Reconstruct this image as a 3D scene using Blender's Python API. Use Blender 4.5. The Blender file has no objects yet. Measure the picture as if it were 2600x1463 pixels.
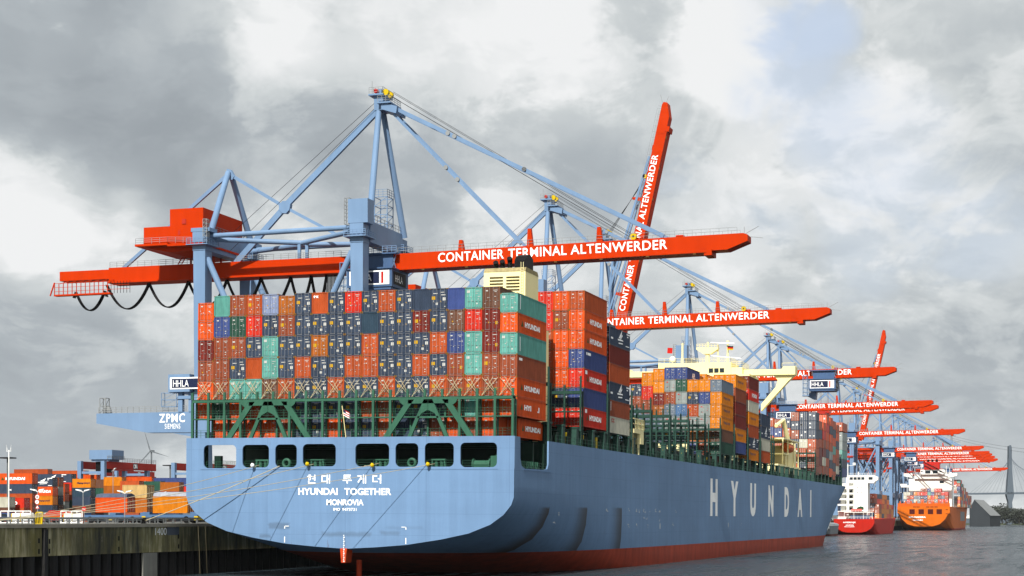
import bpy, math, random
from mathutils import Vector, Matrix
R = math.radians
sc = bpy.context.scene
col = sc.collection

# ------------------------------------------------------------------ camera
F, CX, VY, YAW = 4061.0, 1557.0, 1320.0, 0.2758      # focal length / principal point of the 2600 x 1463 photo
EYE = Vector((93.5, -197.9, 7.86))
cd = bpy.data.cameras.new('camera'); cam = bpy.data.objects.new('camera', cd); col.objects.link(cam)
cd.sensor_width = 36.0; cd.lens = F / 2600 * 36
cd.shift_x = (1300 - CX) / 2600; cd.shift_y = (VY - 731.5) / 2600
cd.clip_start = 0.5; cd.clip_end = 30000
cam.location = EYE; cam.rotation_euler = (R(90), 0, YAW)
sc.camera = cam
sc.render.resolution_x, sc.render.resolution_y = 1024, 576
sc.view_settings.view_transform = 'Standard'; sc.view_settings.look = 'None'
sc.view_settings.exposure = 0.5; sc.view_settings.gamma = 1.0
sc.cycles.max_bounces = 5; sc.cycles.diffuse_bounces = 3; sc.cycles.glossy_bounces = 3
sc.cycles.use_denoising = True
CA, SA = math.cos(YAW), math.sin(YAW)

def dirv(u, v):
    r = (u - CX) / F; h = -(v - VY) / F
    return Vector((r * CA - SA, r * SA + CA, h))
def at(u, v, D): return EYE + dirv(u, v) * D          # the point seen at photo position u, v at depth D metres

# ------------------------------------------------------------------ sun and sky
SUN = Vector((0.055, -1.0, 0.915)).normalized()
sd = bpy.data.lights.new('sun', 'SUN'); so = bpy.data.objects.new('sun', sd); col.objects.link(so)
sd.energy = 5.0; sd.angle = R(0.53); sd.color = (1.0, 0.955, 0.88)
so.rotation_euler = SUN.to_track_quat('Z', 'Y').to_euler()

w = bpy.data.worlds.new('World'); sc.world = w; w.use_nodes = True
nt = w.node_tree; nt.nodes.clear()
def N(t, **k):
    n = nt.nodes.new(t)
    for a, b in k.items(): setattr(n, a, b)
    return n
def L(a, b): nt.links.new(a, b)
def M2(op, a, b=None, c=None):
    n = N('ShaderNodeMath', operation=op)
    for i, x in enumerate((a, b, c)):
        if x is None: continue
        if isinstance(x, (int, float)): n.inputs[i].default_value = x
        else: L(x, n.inputs[i])
    return n.outputs[0]
def V2(op, a, b):
    n = N('ShaderNodeVectorMath', operation=op)
    for i, x in enumerate((a, b)):
        if isinstance(x, (tuple, list, Vector)): n.inputs[i].default_value = tuple(x)
        elif isinstance(x, (int, float)): n.inputs[3].default_value = x
        else: L(x, n.inputs[i])
    return n
out = N('ShaderNodeOutputWorld')
tc = N('ShaderNodeTexCoord')
gen = V2('NORMALIZE', tc.outputs['Generated'], (0, 0, 0)).outputs[0]
# noise laid on a flat cloud deck overhead
sep = N('ShaderNodeSeparateXYZ'); L(gen, sep.inputs[0])
zz = M2('ADD', M2('MAXIMUM', sep.outputs[2], 0.0), 0.22)
cmb = N('ShaderNodeCombineXYZ'); L(M2('DIVIDE', sep.outputs[0], zz), cmb.inputs[0]); L(M2('DIVIDE', sep.outputs[1], zz), cmb.inputs[1])
def noise(vec, scale, detail, rough, dist=0.0, seed=0.0):
    n = N('ShaderNodeTexNoise'); n.noise_dimensions = '3D'
    if seed:
        vec = V2('ADD', vec, (seed, seed * 0.7, seed * 1.3)).outputs[0]
    L(vec, n.inputs['Vector'])
    n.inputs['Scale'].default_value = scale; n.inputs['Detail'].default_value = detail
    n.inputs['Roughness'].default_value = rough; n.inputs['Distortion'].default_value = dist
    return n
n1 = noise(cmb.outputs[0], 2.2, 7, 0.55, 0.35, 3.1)
n2 = noise(gen, 9.0, 8, 0.60, 0.5, 7.7)
n3 = noise(gen, 3.6, 5, 0.5, 0.0, 1.9)
# ragged directions, so that the large cloud masses have torn edges
off = V2('SUBTRACT', n2.outputs['Color'], (0.5, 0.5, 0.5)).outputs[0]
off3 = V2('SUBTRACT', n3.outputs['Color'], (0.5, 0.5, 0.5)).outputs[0]
dd = V2('ADD', gen, V2('SCALE', off, 0.055).outputs[0]).outputs[0]
dd = V2('ADD', dd, V2('SCALE', off3, 0.06).outputs[0]).outputs[0]
dd = V2('NORMALIZE', dd, (0, 0, 0)).outputs[0]
def spot(u, v, r, amp, soft=1.0):
    d = dirv(u, v).normalized()
    dot = V2('DOT_PRODUCT', dd, d).outputs['Value']
    mr = N('ShaderNodeMapRange', interpolation_type='SMOOTHSTEP')
    mr.inputs['From Min'].default_value = math.cos(r / F)
    mr.inputs['From Max'].default_value = math.cos(r / F * (1 - soft) * 0.98)
    mr.inputs['To Min'].default_value = 0; mr.inputs['To Max'].default_value = amp
    L(dot, mr.inputs['Value'])
    return mr.outputs[0]
bright = M2('ADD', 0.70, M2('MULTIPLY', M2('SUBTRACT', n1.outputs['Fac'], 0.5), 0.60))
bright = M2('ADD', bright, M2('MULTIPLY', M2('SUBTRACT', n2.outputs['Fac'], 0.5), 0.45))
for s in ((170, 40, 420, -.24), (330, 130, 260, -.22), (30, 160, 260, -.14), (200, 190, 190, .20), (520, 60, 260, .20),
          (330, 390, 330, -.27), (620, 470, 330, -.27), (930, 430, 300, -.16), (120, 330, 240, -.12), (780, 330, 200, -.10),
          (20, 470, 210, .30), (170, 560, 230, .30), (330, 640, 220, .20), (640, 570, 220, .20), (560, 230, 300, .07),
          (820, 560, 160, .18), (1330, 90, 300, .16), (1500, 200, 260, .06), (1850, 110, 190, .30), (1560, 360, 330, -.09),
          (1700, 520, 260, -.06), (1150, 250, 220, -.06), (1480, 430, 200, -.12), (2350, 120, 300, .05), (2580, 260, 300, -.12),
          (2280, 330, 200, .16), (2500, 620, 220, .14), (2420, 960, 420, -.10), (2560, 800, 300, -.05), (2150, 650, 260, .06),
          (1800, 660, 200, .10), (250, 900, 520, -.14), (60, 1130, 420, -.14), (420, 780, 160, .14), (1250, 560, 200, .14), (2250, 1050, 300, -.06)):
    bright = M2('ADD', bright, spot(*s))
# billowing structure: torn, crisp-edged puffs over the soft masses
w1 = V2('ADD', gen, V2('SCALE', off3, 0.10).outputs[0]).outputs[0]
w1 = V2('MULTIPLY', w1, (1.0, 1.0, 1.7)).outputs[0]
pf = noise(w1, 11.0, 12, 0.60, 0.35, 12.3)
pf2 = noise(w1, 24.0, 10, 0.62, 0.2, 5.9)
def sstep(x, a_, b_, lo=0.0, hi=1.0):
    m_ = N('ShaderNodeMapRange', interpolation_type='SMOOTHSTEP')
    m_.inputs['From Min'].default_value = a_; m_.inputs['From Max'].default_value = b_; m_.inputs['To Min'].default_value = lo; m_.inputs['To Max'].default_value = hi
    L(x, m_.inputs['Value']); return m_.outputs[0]
lean = M2('MULTIPLY', M2('SUBTRACT', bright, 0.66), 0.35)
puff = sstep(M2('ADD', pf.outputs['Fac'], lean), 0.475, 0.575, -0.5, 0.5)
bright = M2('ADD', bright, M2('MULTIPLY', puff, 0.19))
bright = M2('ADD', bright, M2('MULTIPLY', sstep(pf2.outputs['Fac'], 0.42, 0.60, -0.5, 0.5), 0.12))
ahead = V2('DOT_PRODUCT', gen, dirv(1300, 700).normalized()).outputs['Value']
md = N('ShaderNodeMapRange', interpolation_type='SMOOTHSTEP'); md.inputs['From Min'].default_value = math.cos(R(62)); md.inputs['From Max'].default_value = math.cos(R(27))
md.inputs['To Min'].default_value = 0.18; md.inputs['To Max'].default_value = 0.0; L(ahead, md.inputs['Value'])
bright = M2('ADD', bright, md.outputs[0])
ramp = N('ShaderNodeValToRGB'); L(bright, ramp.inputs[0])
cr = ramp.color_ramp
cr.elements[0].position = 0.0; cr.elements[0].color = (0.33, 0.365, 0.395, 1)
cr.elements[1].position = 1.0; cr.elements[1].color = (0.875, 0.885, 0.89, 1)
e = cr.elements.new(0.35); e.color = (0.43, 0.47, 0.50, 1)
e = cr.elements.new(0.68); e.color = (0.63, 0.665, 0.675, 1)
blue = None
for s in ((2000, 20, 120, .85), (2090, 70, 110, .85), (2060, 160, 120, .6), (1960, 230, 130, .5), (2120, 300, 170, .5), (2230, 450, 200, .38), (2400, 560, 220, .40), (2200, 640, 160, .3), (1930, 560, 150, .3), (1760, 500, 140, .28), (2320, 330, 130, .25), (2480, 420, 140, .28)):
    o = spot(*s); blue = o if blue is None else M2('MAXIMUM', blue, o)
blue = M2('MULTIPLY', blue, sstep(M2('ADD', pf.outputs['Fac'], M2('MULTIPLY', blue, -0.10)), 0.56, 0.40, 0.15, 1.0))
sky = N('ShaderNodeTexSky'); sky.sky_type = 'NISHITA'; sky.sun_disc = False
sky.sun_elevation = R(42.4); sky.sun_rotation = R(177); sky.air_density = 1.0; sky.dust_density = 1.5
bg1 = N('ShaderNodeBackground'); L(sky.outputs[0], bg1.inputs[0]); bg1.inputs[1].default_value = 0.085
bgp = N('ShaderNodeBackground'); bgp.inputs[0].default_value = (0.45, 0.52, 0.635, 1)      # thin high cloud over the blue
mixb = N('ShaderNodeMixShader'); mixb.inputs[0].default_value = 0.80; L(bg1.outputs[0], mixb.inputs[1]); L(bgp.outputs[0], mixb.inputs[2])
bg2 = N('ShaderNodeBackground'); L(ramp.outputs[0], bg2.inputs[0]); bg2.inputs[1].default_value = 0.71
mix = N('ShaderNodeMixShader'); L(blue, mix.inputs[0]); L(bg2.outputs[0], mix.inputs[1]); L(mixb.outputs[0], mix.inputs[2])
L(mix.outputs[0], out.inputs['Surface'])

# ------------------------------------------------------------------ materials
def lin(c): return tuple(((x / 255 + 0.055) / 1.055) ** 2.4 if x / 255 > 0.04045 else x / 255 / 12.92 for x in c)
def newmat(name):
    m = bpy.data.materials.new(name); m.use_nodes = True
    t = m.node_tree; b = t.nodes['Principled BSDF']
    return m, t, b
MATS = {}
def paint(name, rgb, rough=0.45, dirt=0.18, scale=0.25, metal=0.0, streak=True, rust=0.0, k=0.57):
    """painted steel: colour with faint vertical weather streaks, blotches and optional rust"""
    if name in MATS: return MATS[name]
    m, t, b = newmat(name)
    c = tuple(k * x for x in lin(rgb))
    tc = t.nodes.new('ShaderNodeTexCoord'); mp = t.nodes.new('ShaderNodeMapping')
    mp.inputs['Scale'].default_value = (scale * 4, scale * 4, scale * 0.5) if streak else (scale, scale, scale)
    t.links.new(tc.outputs['Object'], mp.inputs[0])
    n = t.nodes.new('ShaderNodeTexNoise'); n.inputs['Scale'].default_value = 1.0; n.inputs['Detail'].default_value = 5
    t.links.new(mp.outputs[0], n.inputs['Vector'])
    nb = t.nodes.new('ShaderNodeTexNoise'); nb.inputs['Scale'].default_value = scale * 0.8; nb.inputs['Detail'].default_value = 4
    t.links.new(tc.outputs['Object'], nb.inputs['Vector'])
    ad = t.nodes.new('ShaderNodeMath'); ad.operation = 'ADD'; t.links.new(n.outputs[0], ad.inputs[0]); t.links.new(nb.outputs[0], ad.inputs[1])
    mr = t.nodes.new('ShaderNodeMapRange'); mr.inputs['From Min'].default_value = 0.6; mr.inputs['From Max'].default_value = 1.4
    mr.inputs['To Min'].default_value = 1 - dirt; mr.inputs['To Max'].default_value = 1 + dirt * 0.55
    t.links.new(ad.outputs[0], mr.inputs['Value'])
    mx = t.nodes.new('ShaderNodeMix'); mx.data_type = 'RGBA'; mx.blend_type = 'MULTIPLY'; mx.inputs['Factor'].default_value = 1
    mx.inputs['A'].default_value = (*c, 1); t.links.new(mr.outputs[0], mx.inputs['B'])
    res = mx.outputs['Result']
    if rust:
        rn = t.nodes.new('ShaderNodeTexNoise'); rn.inputs['Scale'].default_value = scale * 6; rn.inputs['Detail'].default_value = 8; rn.inputs['Roughness'].default_value = 0.7
        t.links.new(mp.outputs[0], rn.inputs['Vector'])
        rr = t.nodes.new('ShaderNodeMapRange'); rr.inputs['From Min'].default_value = 0.62; rr.inputs['From Max'].default_value = 0.75; rr.inputs['To Max'].default_value = rust
        t.links.new(rn.outputs[0], rr.inputs['Value'])
        m2 = t.nodes.new('ShaderNodeMix'); m2.data_type = 'RGBA'; m2.inputs['B'].default_value = (0.12, 0.045, 0.02, 1)
        t.links.new(rr.outputs[0], m2.inputs['Factor']); t.links.new(res, m2.inputs['A']); res = m2.outputs['Result']
    t.links.new(res, b.inputs['Base Color'])
    b.inputs['Roughness'].default_value = rough; b.inputs['Metallic'].default_value = metal
    b.inputs['Specular IOR Level'].default_value = 0.12
    MATS[name] = m
    return m
def box_paint():
    """container paint: each container's own colour (object colour) weathered differently on each"""
    m, t, b = newmat('container_paint')
    oi = t.nodes.new('ShaderNodeObjectInfo'); tc = t.nodes.new('ShaderNodeTexCoord')
    add = t.nodes.new('ShaderNodeVectorMath'); add.operation = 'MULTIPLY_ADD'
    t.links.new(tc.outputs['Object'], add.inputs[0]); add.inputs[1].default_value = (1.3, 1.3, 0.45)
    sc_ = t.nodes.new('ShaderNodeMath'); sc_.operation = 'MULTIPLY'; sc_.inputs[1].default_value = 300; t.links.new(oi.outputs['Random'], sc_.inputs[0])
    t.links.new(sc_.outputs[0], add.inputs[2])
    n = t.nodes.new('ShaderNodeTexNoise'); n.inputs['Scale'].default_value = 1.0; n.inputs['Detail'].default_value = 6; n.inputs['Roughness'].default_value = 0.65
    t.links.new(add.outputs[0], n.inputs['Vector'])
    mr = t.nodes.new('ShaderNodeMapRange'); mr.inputs['From Min'].default_value = 0.3; mr.inputs['From Max'].default_value = 0.7
    mr.inputs['To Min'].default_value = 0.72; mr.inputs['To Max'].default_value = 1.12; t.links.new(n.outputs[0], mr.inputs['Value'])
    r2 = t.nodes.new('ShaderNodeMapRange'); r2.inputs['To Min'].default_value = 0.84; r2.inputs['To Max'].default_value = 1.1; t.links.new(oi.outputs['Random'], r2.inputs['Value'])
    mu = t.nodes.new('ShaderNodeMath'); mu.operation = 'MULTIPLY'; t.links.new(mr.outputs[0], mu.inputs[0]); t.links.new(r2.outputs[0], mu.inputs[1])
    mx = t.nodes.new('ShaderNodeMix'); mx.data_type = 'RGBA'; mx.blend_type = 'MULTIPLY'; mx.inputs['Factor'].default_value = 1
    t.links.new(oi.outputs['Color'], mx.inputs['A']); t.links.new(mu.outputs[0], mx.inputs['B'])
    rn = t.nodes.new('ShaderNodeTexNoise'); rn.inputs['Scale'].default_value = 4; rn.inputs['Detail'].default_value = 8; rn.inputs['Roughness'].default_value = 0.7; t.links.new(add.outputs[0], rn.inputs['Vector'])
    rr = t.nodes.new('ShaderNodeMapRange'); rr.inputs['From Min'].default_value = 0.63; rr.inputs['From Max'].default_value = 0.76; rr.inputs['To Max'].default_value = 0.75; t.links.new(rn.outputs[0], rr.inputs['Value'])
    m2 = t.nodes.new('ShaderNodeMix'); m2.data_type = 'RGBA'; m2.inputs['B'].default_value = (0.10, 0.04, 0.02, 1)
    t.links.new(rr.outputs[0], m2.inputs['Factor']); t.links.new(mx.outputs['Result'], m2.inputs['A'])
    t.links.new(m2.outputs['Result'], b.inputs['Base Color']); b.inputs['Roughness'].default_value = 0.6; b.inputs['Specular IOR Level'].default_value = 0.1
    return m
def attr_paint():
    """far containers: colour per container stored on the mesh"""
    m, t, b = newmat('far_container_paint')
    a = t.nodes.new('ShaderNodeVertexColor'); a.layer_name = 'paint'
    tc = t.nodes.new('ShaderNodeTexCoord'); n = t.nodes.new('ShaderNodeTexNoise'); n.inputs['Scale'].default_value = 0.7; n.inputs['Detail'].default_value = 5
    t.links.new(tc.outputs['Object'], n.inputs['Vector'])
    mr = t.nodes.new('ShaderNodeMapRange'); mr.inputs['To Min'].default_value = 0.6; mr.inputs['To Max'].default_value = 1.3; t.links.new(n.outputs[0], mr.inputs['Value'])
    mx = t.nodes.new('ShaderNodeMix'); mx.data_type = 'RGBA'; mx.blend_type = 'MULTIPLY'; mx.inputs['Factor'].default_value = 1
    t.links.new(a.outputs['Color'], mx.inputs['A']); t.links.new(mr.outputs[0], mx.inputs['B'])
    t.links.new(mx.outputs['Result'], b.inputs['Base Color']); b.inputs['Roughness'].default_value = 0.6
    return m
BOXP = box_paint(); FARP = attr_paint()
def hull_mat(name, top, boot, zline, stains_and_shade=(), rust=0.5, lines=True):
    m, t, b = newmat(name)
    tc = t.nodes.new('ShaderNodeTexCoord'); sp = t.nodes.new('ShaderNodeSeparateXYZ'); t.links.new(tc.outputs['Object'], sp.inputs[0])
    def math_(op, a, b_=None, c_=None):
        n = t.nodes.new('ShaderNodeMath'); n.operation = op
        for i, x in enumerate((a, b_, c_)):
            if x is None: continue
            if isinstance(x, (int, float)): n.inputs[i].default_value = x
            else: t.links.new(x, n.inputs[i])
        return n.outputs[0]
    def nz(scale, mapscale=(1, 1, 1), detail=5, rough=0.6):
        mp = t.nodes.new('ShaderNodeMapping'); mp.inputs['Scale'].default_value = mapscale; t.links.new(tc.outputs['Object'], mp.inputs[0])
        n = t.nodes.new('ShaderNodeTexNoise'); n.inputs['Scale'].default_value = scale; n.inputs['Detail'].default_value = detail; n.inputs['Roughness'].default_value = rough
        t.links.new(mp.outputs[0], n.inputs['Vector']); return n.outputs[0]
    def sstep(x, a, b_, lo=0.0, hi=1.0):
        n = t.nodes.new('ShaderNodeMapRange'); n.interpolation_type = 'SMOOTHSTEP'
        n.inputs['From Min'].default_value = a; n.inputs['From Max'].default_value = b_; n.inputs['To Min'].default_value = lo; n.inputs['To Max'].default_value = hi
        t.links.new(x, n.inputs['Value']); return n.outputs[0]
    def mixc(f, a, b_, mode='MIX'):
        n = t.nodes.new('ShaderNodeMix'); n.data_type = 'RGBA'; n.blend_type = mode
        if isinstance(f, (int, float)): n.inputs['Factor'].default_value = f
        else: t.links.new(f, n.inputs['Factor'])
        for k, x in (('A', a), ('B', b_)):
            if isinstance(x, tuple): n.inputs[k].default_value = (*x, 1)
            else: t.links.new(x, n.inputs[k])
        return n.outputs['Result']
    X, Y, Z = sp.outputs
    blot = sstep(nz(0.06, (1, 1, 1.4)), 0.3, 0.7, 0.90, 1.06)
    strk = sstep(nz(0.9, (1, 1, 0.05), 7, .65), 0.3, 0.7, 0.92, 1.04)
    shade = math_('MULTIPLY', blot, strk)
    if lines:        # faint plate seams
        fz = math_('FRACT', math_('MULTIPLY', Z, 1 / 2.9)); sz = math_('LESS_THAN', fz, 0.022)
        fy = math_('FRACT', math_('MULTIPLY', math_('ADD', X, Y), 1 / 11.7)); sy = math_('LESS_THAN', fy, 0.007)
        seam = math_('MAXIMUM', sz, sy)
        shade = math_('MULTIPLY', shade, math_('SUBTRACT', 1.0, math_('MULTIPLY', seam, 0.13)))
    cc = t.nodes.new('ShaderNodeCombineColor')
    for i in range(3): t.links.new(shade, cc.inputs[i])
    c1 = mixc(1.0, tuple(0.57 * x for x in lin(top)), cc.outputs[0], 'MULTIPLY')
    bootn = sstep(nz(0.5, (1, 1, 0.3)), 0.3, 0.7, 0.7, 1.1)
    c2c = t.nodes.new('ShaderNodeCombineColor')
    for i in range(3): t.links.new(bootn, c2c.inputs[i])
    c2 = mixc(1.0, tuple(0.7 * x for x in lin(boot)), c2c.outputs[0], 'MULTIPLY')
    # scuffs and rust runs just above the boot topping
    rn = nz(1.1, (1, 0.9, 0.16), 8, 0.7)
    zone = math_('MAXIMUM', sstep(Z, zline + 4.2, zline, 0, 1), math_('MULTIPLY', sstep(Z, 15.5, 19.0, 0, 1), .35))
    ru = math_('MULTIPLY', sstep(rn, 0.60, 0.68, 0, rust), zone)
    c1 = mixc(ru, c1, (0.09, 0.05, 0.035))
    for (axis, pos, z0, z1, wid, amt, rgb) in stains_and_shade:
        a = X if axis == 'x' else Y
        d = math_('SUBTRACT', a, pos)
        if axis == 'y':      # painted grazing light and shade: strip soft on one side, sharp on other
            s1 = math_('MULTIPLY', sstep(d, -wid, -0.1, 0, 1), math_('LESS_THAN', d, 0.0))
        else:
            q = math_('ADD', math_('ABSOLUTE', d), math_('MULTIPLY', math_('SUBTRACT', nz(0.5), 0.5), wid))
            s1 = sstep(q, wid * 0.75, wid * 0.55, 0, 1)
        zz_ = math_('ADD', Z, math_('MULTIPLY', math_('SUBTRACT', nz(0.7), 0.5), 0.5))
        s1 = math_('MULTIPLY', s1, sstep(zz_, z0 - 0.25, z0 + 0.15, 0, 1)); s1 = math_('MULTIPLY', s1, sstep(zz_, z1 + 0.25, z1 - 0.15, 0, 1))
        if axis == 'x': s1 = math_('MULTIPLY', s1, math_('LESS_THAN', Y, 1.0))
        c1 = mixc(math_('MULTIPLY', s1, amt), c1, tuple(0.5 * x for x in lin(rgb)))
    fac = math_('LESS_THAN', Z, zline)
    t.links.new(mixc(fac, c1, c2), b.inputs['Base Color'])
    b.inputs['Roughness'].default_value = 0.6; b.inputs['Specular IOR Level'].default_value = 0.08
    bp = t.nodes.new('ShaderNodeBump'); bp.inputs['Strength'].default_value = 0.45; bp.inputs['Distance'].default_value = 0.08
    t.links.new(nz(0.35, (1, 1, 1), 3, 0.5), bp.inputs['Height']); t.links.new(bp.outputs[0], b.inputs['Normal'])
    return m

WHITE = paint('white_paint', (226, 228, 226), 0.5, 0.06, k=1)
LETTER = paint('lettering_white', (238, 240, 240), 0.55, 0.04, k=1)
YELLOW = paint('sticker_yellow', (236, 184, 24), 0.55, 0.15, k=0.52)
BLACK = paint('black_paint', (22, 22, 24), 0.55, 0.2)
RUBBER = paint('black_cable', (14, 15, 18), 0.6, 0.1)
STEEL = paint('galvanised_steel', (165, 170, 172), 0.5, 0.15)
BARS = paint('locking_bar_steel', (185, 182, 172), 0.55, 0.2, k=0.5)
ROD = paint('lashing_rod_steel', (215, 198, 160), 0.6, 0.15, k=0.6)
CRBLUE = paint('crane_blue_paint', (134, 167, 206), 0.42, 0.14, 0.2, rust=0.12)
CRRED = paint('crane_red_paint', (244, 68, 0), 0.55, 0.14, 0.2, k=0.46)
CRRED.node_tree.nodes['Principled BSDF'].inputs['Specular IOR Level'].default_value = 0.04
STICK = paint('sticker_white', (232, 232, 226), 0.6, 0.15, k=0.55)
MARK = paint('hull_mark_grey', (205, 212, 216), 0.6, 0.15, k=0.6)
CRREDD = paint('crane_dark_red_paint', (168, 46, 36), 0.45, 0.10, 0.2, k=0.9)
NAVY = paint('navy_panel', (38, 48, 82), 0.5, 0.08)
SHGREEN_SHADE = paint('deck_green_shaded', (48, 84, 74), 0.55, 0.25, 0.5, rust=0.25)  # deck green darkened: shade on the forward bridges put into the colour
SHGREEN = paint('deck_green_paint', (66, 118, 96), 0.5, 0.22, 0.5, rust=0.25)
DKGREEN = paint('dark_green_paint', (24, 52, 42), 0.55, 0.25, 0.5)
CREAM = paint('cream_paint', (238, 226, 168), 0.5, 0.10, 0.3, rust=0.1, k=0.95)
GLASS = paint('dark_window_glass', (52, 62, 70), 0.12, 0.05)
ROPE = paint('mooring_rope', (206, 196, 165), 0.85, 0.1, k=0.6)
ORANGE = paint('orange_paint', (240, 110, 25), 0.5, 0.12)
REDP = paint('bright_red_paint', (225, 40, 30), 0.5, 0.1)
YELP = paint('safety_yellow_paint', (240, 205, 20), 0.5, 0.08)
GREYP = paint('grey_paint', (120, 126, 130), 0.5, 0.15)
# ------------------------------------------------------------------ mesh helpers
class MB:
    def __init__(s): s.v = []; s.f = []; s.m = []; s.c = None
    def quad(s, pts, mi=0):
        k = len(s.v); s.v += [tuple(p) for p in pts]; s.f.append(tuple(range(k, k + len(pts)))); s.m.append(mi); return s
    def box(s, x0, x1, y0, y1, z0, z1, mi=0):
        k = len(s.v)
        s.v += [(x0, y0, z0), (x1, y0, z0), (x1, y1, z0), (x0, y1, z0), (x0, y0, z1), (x1, y0, z1), (x1, y1, z1), (x0, y1, z1)]
        for q in ((0, 3, 2, 1), (4, 5, 6, 7), (0, 1, 5, 4), (1, 2, 6, 5), (2, 3, 7, 6), (3, 0, 4, 7)):
            s.f.append(tuple(k + i for i in q)); s.m.append(mi)
        return s
    def beam(s, p, q, w, h=None, mi=0, up=(0, 0, 1)):
        """rectangular bar from p to q"""
        h = h or w; p, q = Vector(p), Vector(q); d = (q - p).normalized(); up = Vector(up)
        if abs(d.dot(up)) > 0.98: up = Vector((0, 1, 0))
        a = d.cross(up).normalized() * (w / 2); b = a.cross(d).normalized() * (h / 2)
        k = len(s.v)
        for c in (p, q):
            for sa, sb in ((-1, -1), (1, -1), (1, 1), (-1, 1)): s.v.append(tuple(c + a * sa + b * sb))
        for f in ((0, 3, 2, 1), (4, 5, 6, 7), (0, 1, 5, 4), (1, 2, 6, 5), (2, 3, 7, 6), (3, 0, 4, 7)):
            s.f.append(tuple(k + i for i in f)); s.m.append(mi)
        return s
    def tube(s, p, q, r, n=10, mi=0, r2=None):
        p, q = Vector(p), Vector(q); d = (q - p).normalized(); up = Vector((0, 0, 1)) if abs(d.z) < 0.95 else Vector((0, 1, 0))
        a = d.cross(up).normalized(); b = a.cross(d); k = len(s.v); r2 = r if r2 is None else r2
        for c, rr in ((p, r), (q, r2)):
            for i in range(n):
                t = 2 * math.pi * i / n; s.v.append(tuple(c + (a * math.cos(t) + b * math.sin(t)) * rr))
        for i in range(n):
            j = (i + 1) % n; s.f.append((k + i, k + j, k + n + j, k + n + i)); s.m.append(mi)
        s.f.append(tuple(k + i for i in range(n - 1, -1, -1))); s.m.append(mi)
        s.f.append(tuple(k + n + i for i in range(n))); s.m.append(mi)
        return s
    def path(s, pts, r, n=6, mi=0):
        pts = [Vector(p) for p in pts]; k = len(s.v)
        for i, p in enumerate(pts):
            d = (pts[min(i + 1, len(pts) - 1)] - pts[max(i - 1, 0)]).normalized(); up = Vector((0, 0, 1)) if abs(d.z) < 0.95 else Vector((0, 1, 0))
            a = d.cross(up).normalized(); b = a.cross(d)
            for j in range(n):
                t = 2 * math.pi * j / n; s.v.append(tuple(p + (a * math.cos(t) + b * math.sin(t)) * r))
        for i in range(len(pts) - 1):
            for j in range(n):
                j2 = (j + 1) % n; s.f.append((k + i * n + j, k + i * n + j2, k + (i + 1) * n + j2, k + (i + 1) * n + j)); s.m.append(mi)
        return s
    def prism(s, prof, axis, a0, a1, mi=0):
        """profile (list of 2-D points) extruded along an axis"""
        k = len(s.v); n = len(prof)
        for a in (a0, a1):
            for (p, q) in prof:
                s.v.append({'x': (a, p, q), 'y': (p, a, q), 'z': (p, q, a)}[axis])
        s.f.append(tuple(k + i for i in range(n))); s.m.append(mi)
        s.f.append(tuple(k + n + i for i in range(n - 1, -1, -1))); s.m.append(mi)
        for i in range(n):
            j = (i + 1) % n; s.f.append((k + i, k + n + i, k + n + j, k + j)); s.m.append(mi)
        return s
    def rail(s, pts, h=1.1, r=0.03, posts=2.0, n=2, mi=0):
        """hand rail along a path of points"""
        for a, b in zip(pts[:-1], pts[1:]):
            a, b = Vector(a), Vector(b); L_ = (b - a).length; up = Vector((0, 0, 1))
            for i in range(n): s.beam(a + up * h * (i + 1) / n, b + up * h * (i + 1) / n, r * 1.6, mi=mi)
            k = max(1, int(L_ / posts))
            for i in range(k + 1):
                p = a.lerp(b, i / k); s.beam(p, p + up * h, r * 1.6, mi=mi)
        return s
    def mesh(s, name, mats):
        me = bpy.data.meshes.new(name); me.from_pydata(s.v, [], s.f)
        for m in (mats if isinstance(mats, (list, tuple)) else [mats]): me.materials.append(m)
        me.polygons.foreach_set('material_index', s.m); me.update(); fixn(me)
        return me
    def build(s, name, mats, parent=None, smooth=False):
        me = s.mesh(name, mats)
        if smooth: me.polygons.foreach_set('use_smooth', [True] * len(me.polygons))
        return put(name, me, parent)
import bmesh
def fixn(me):
    bm = bmesh.new(); bm.from_mesh(me); bmesh.ops.recalc_face_normals(bm, faces=bm.faces); bm.to_mesh(me); bm.free()
def put(name, data, parent=None):
    o = bpy.data.objects.new(name, data); col.objects.link(o)
    if parent: o.parent = parent
    return o
def tag(o, label=None, cat=None, group=None, kind=None):
    if label: o['label'] = label
    if cat: o['category'] = cat
    if group: o['group'] = group
    if kind: o['kind'] = kind
    return o
def thing(name, label, cat, loc=(0, 0, 0), group=None):
    o = put(name, None); o.location = loc; o.empty_display_size = 1
    return tag(o, label, cat, group)
def copy_tree(o, kids, parent=None):
    c = o.copy(); col.objects.link(c)
    if parent: c.parent = parent
    for ch in kids.get(o, ()): copy_tree(ch, kids, c)
    return c
def kids_map():
    k = {}
    for o in col.objects:
        if o.parent: k.setdefault(o.parent, []).append(o)
    return k

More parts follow.
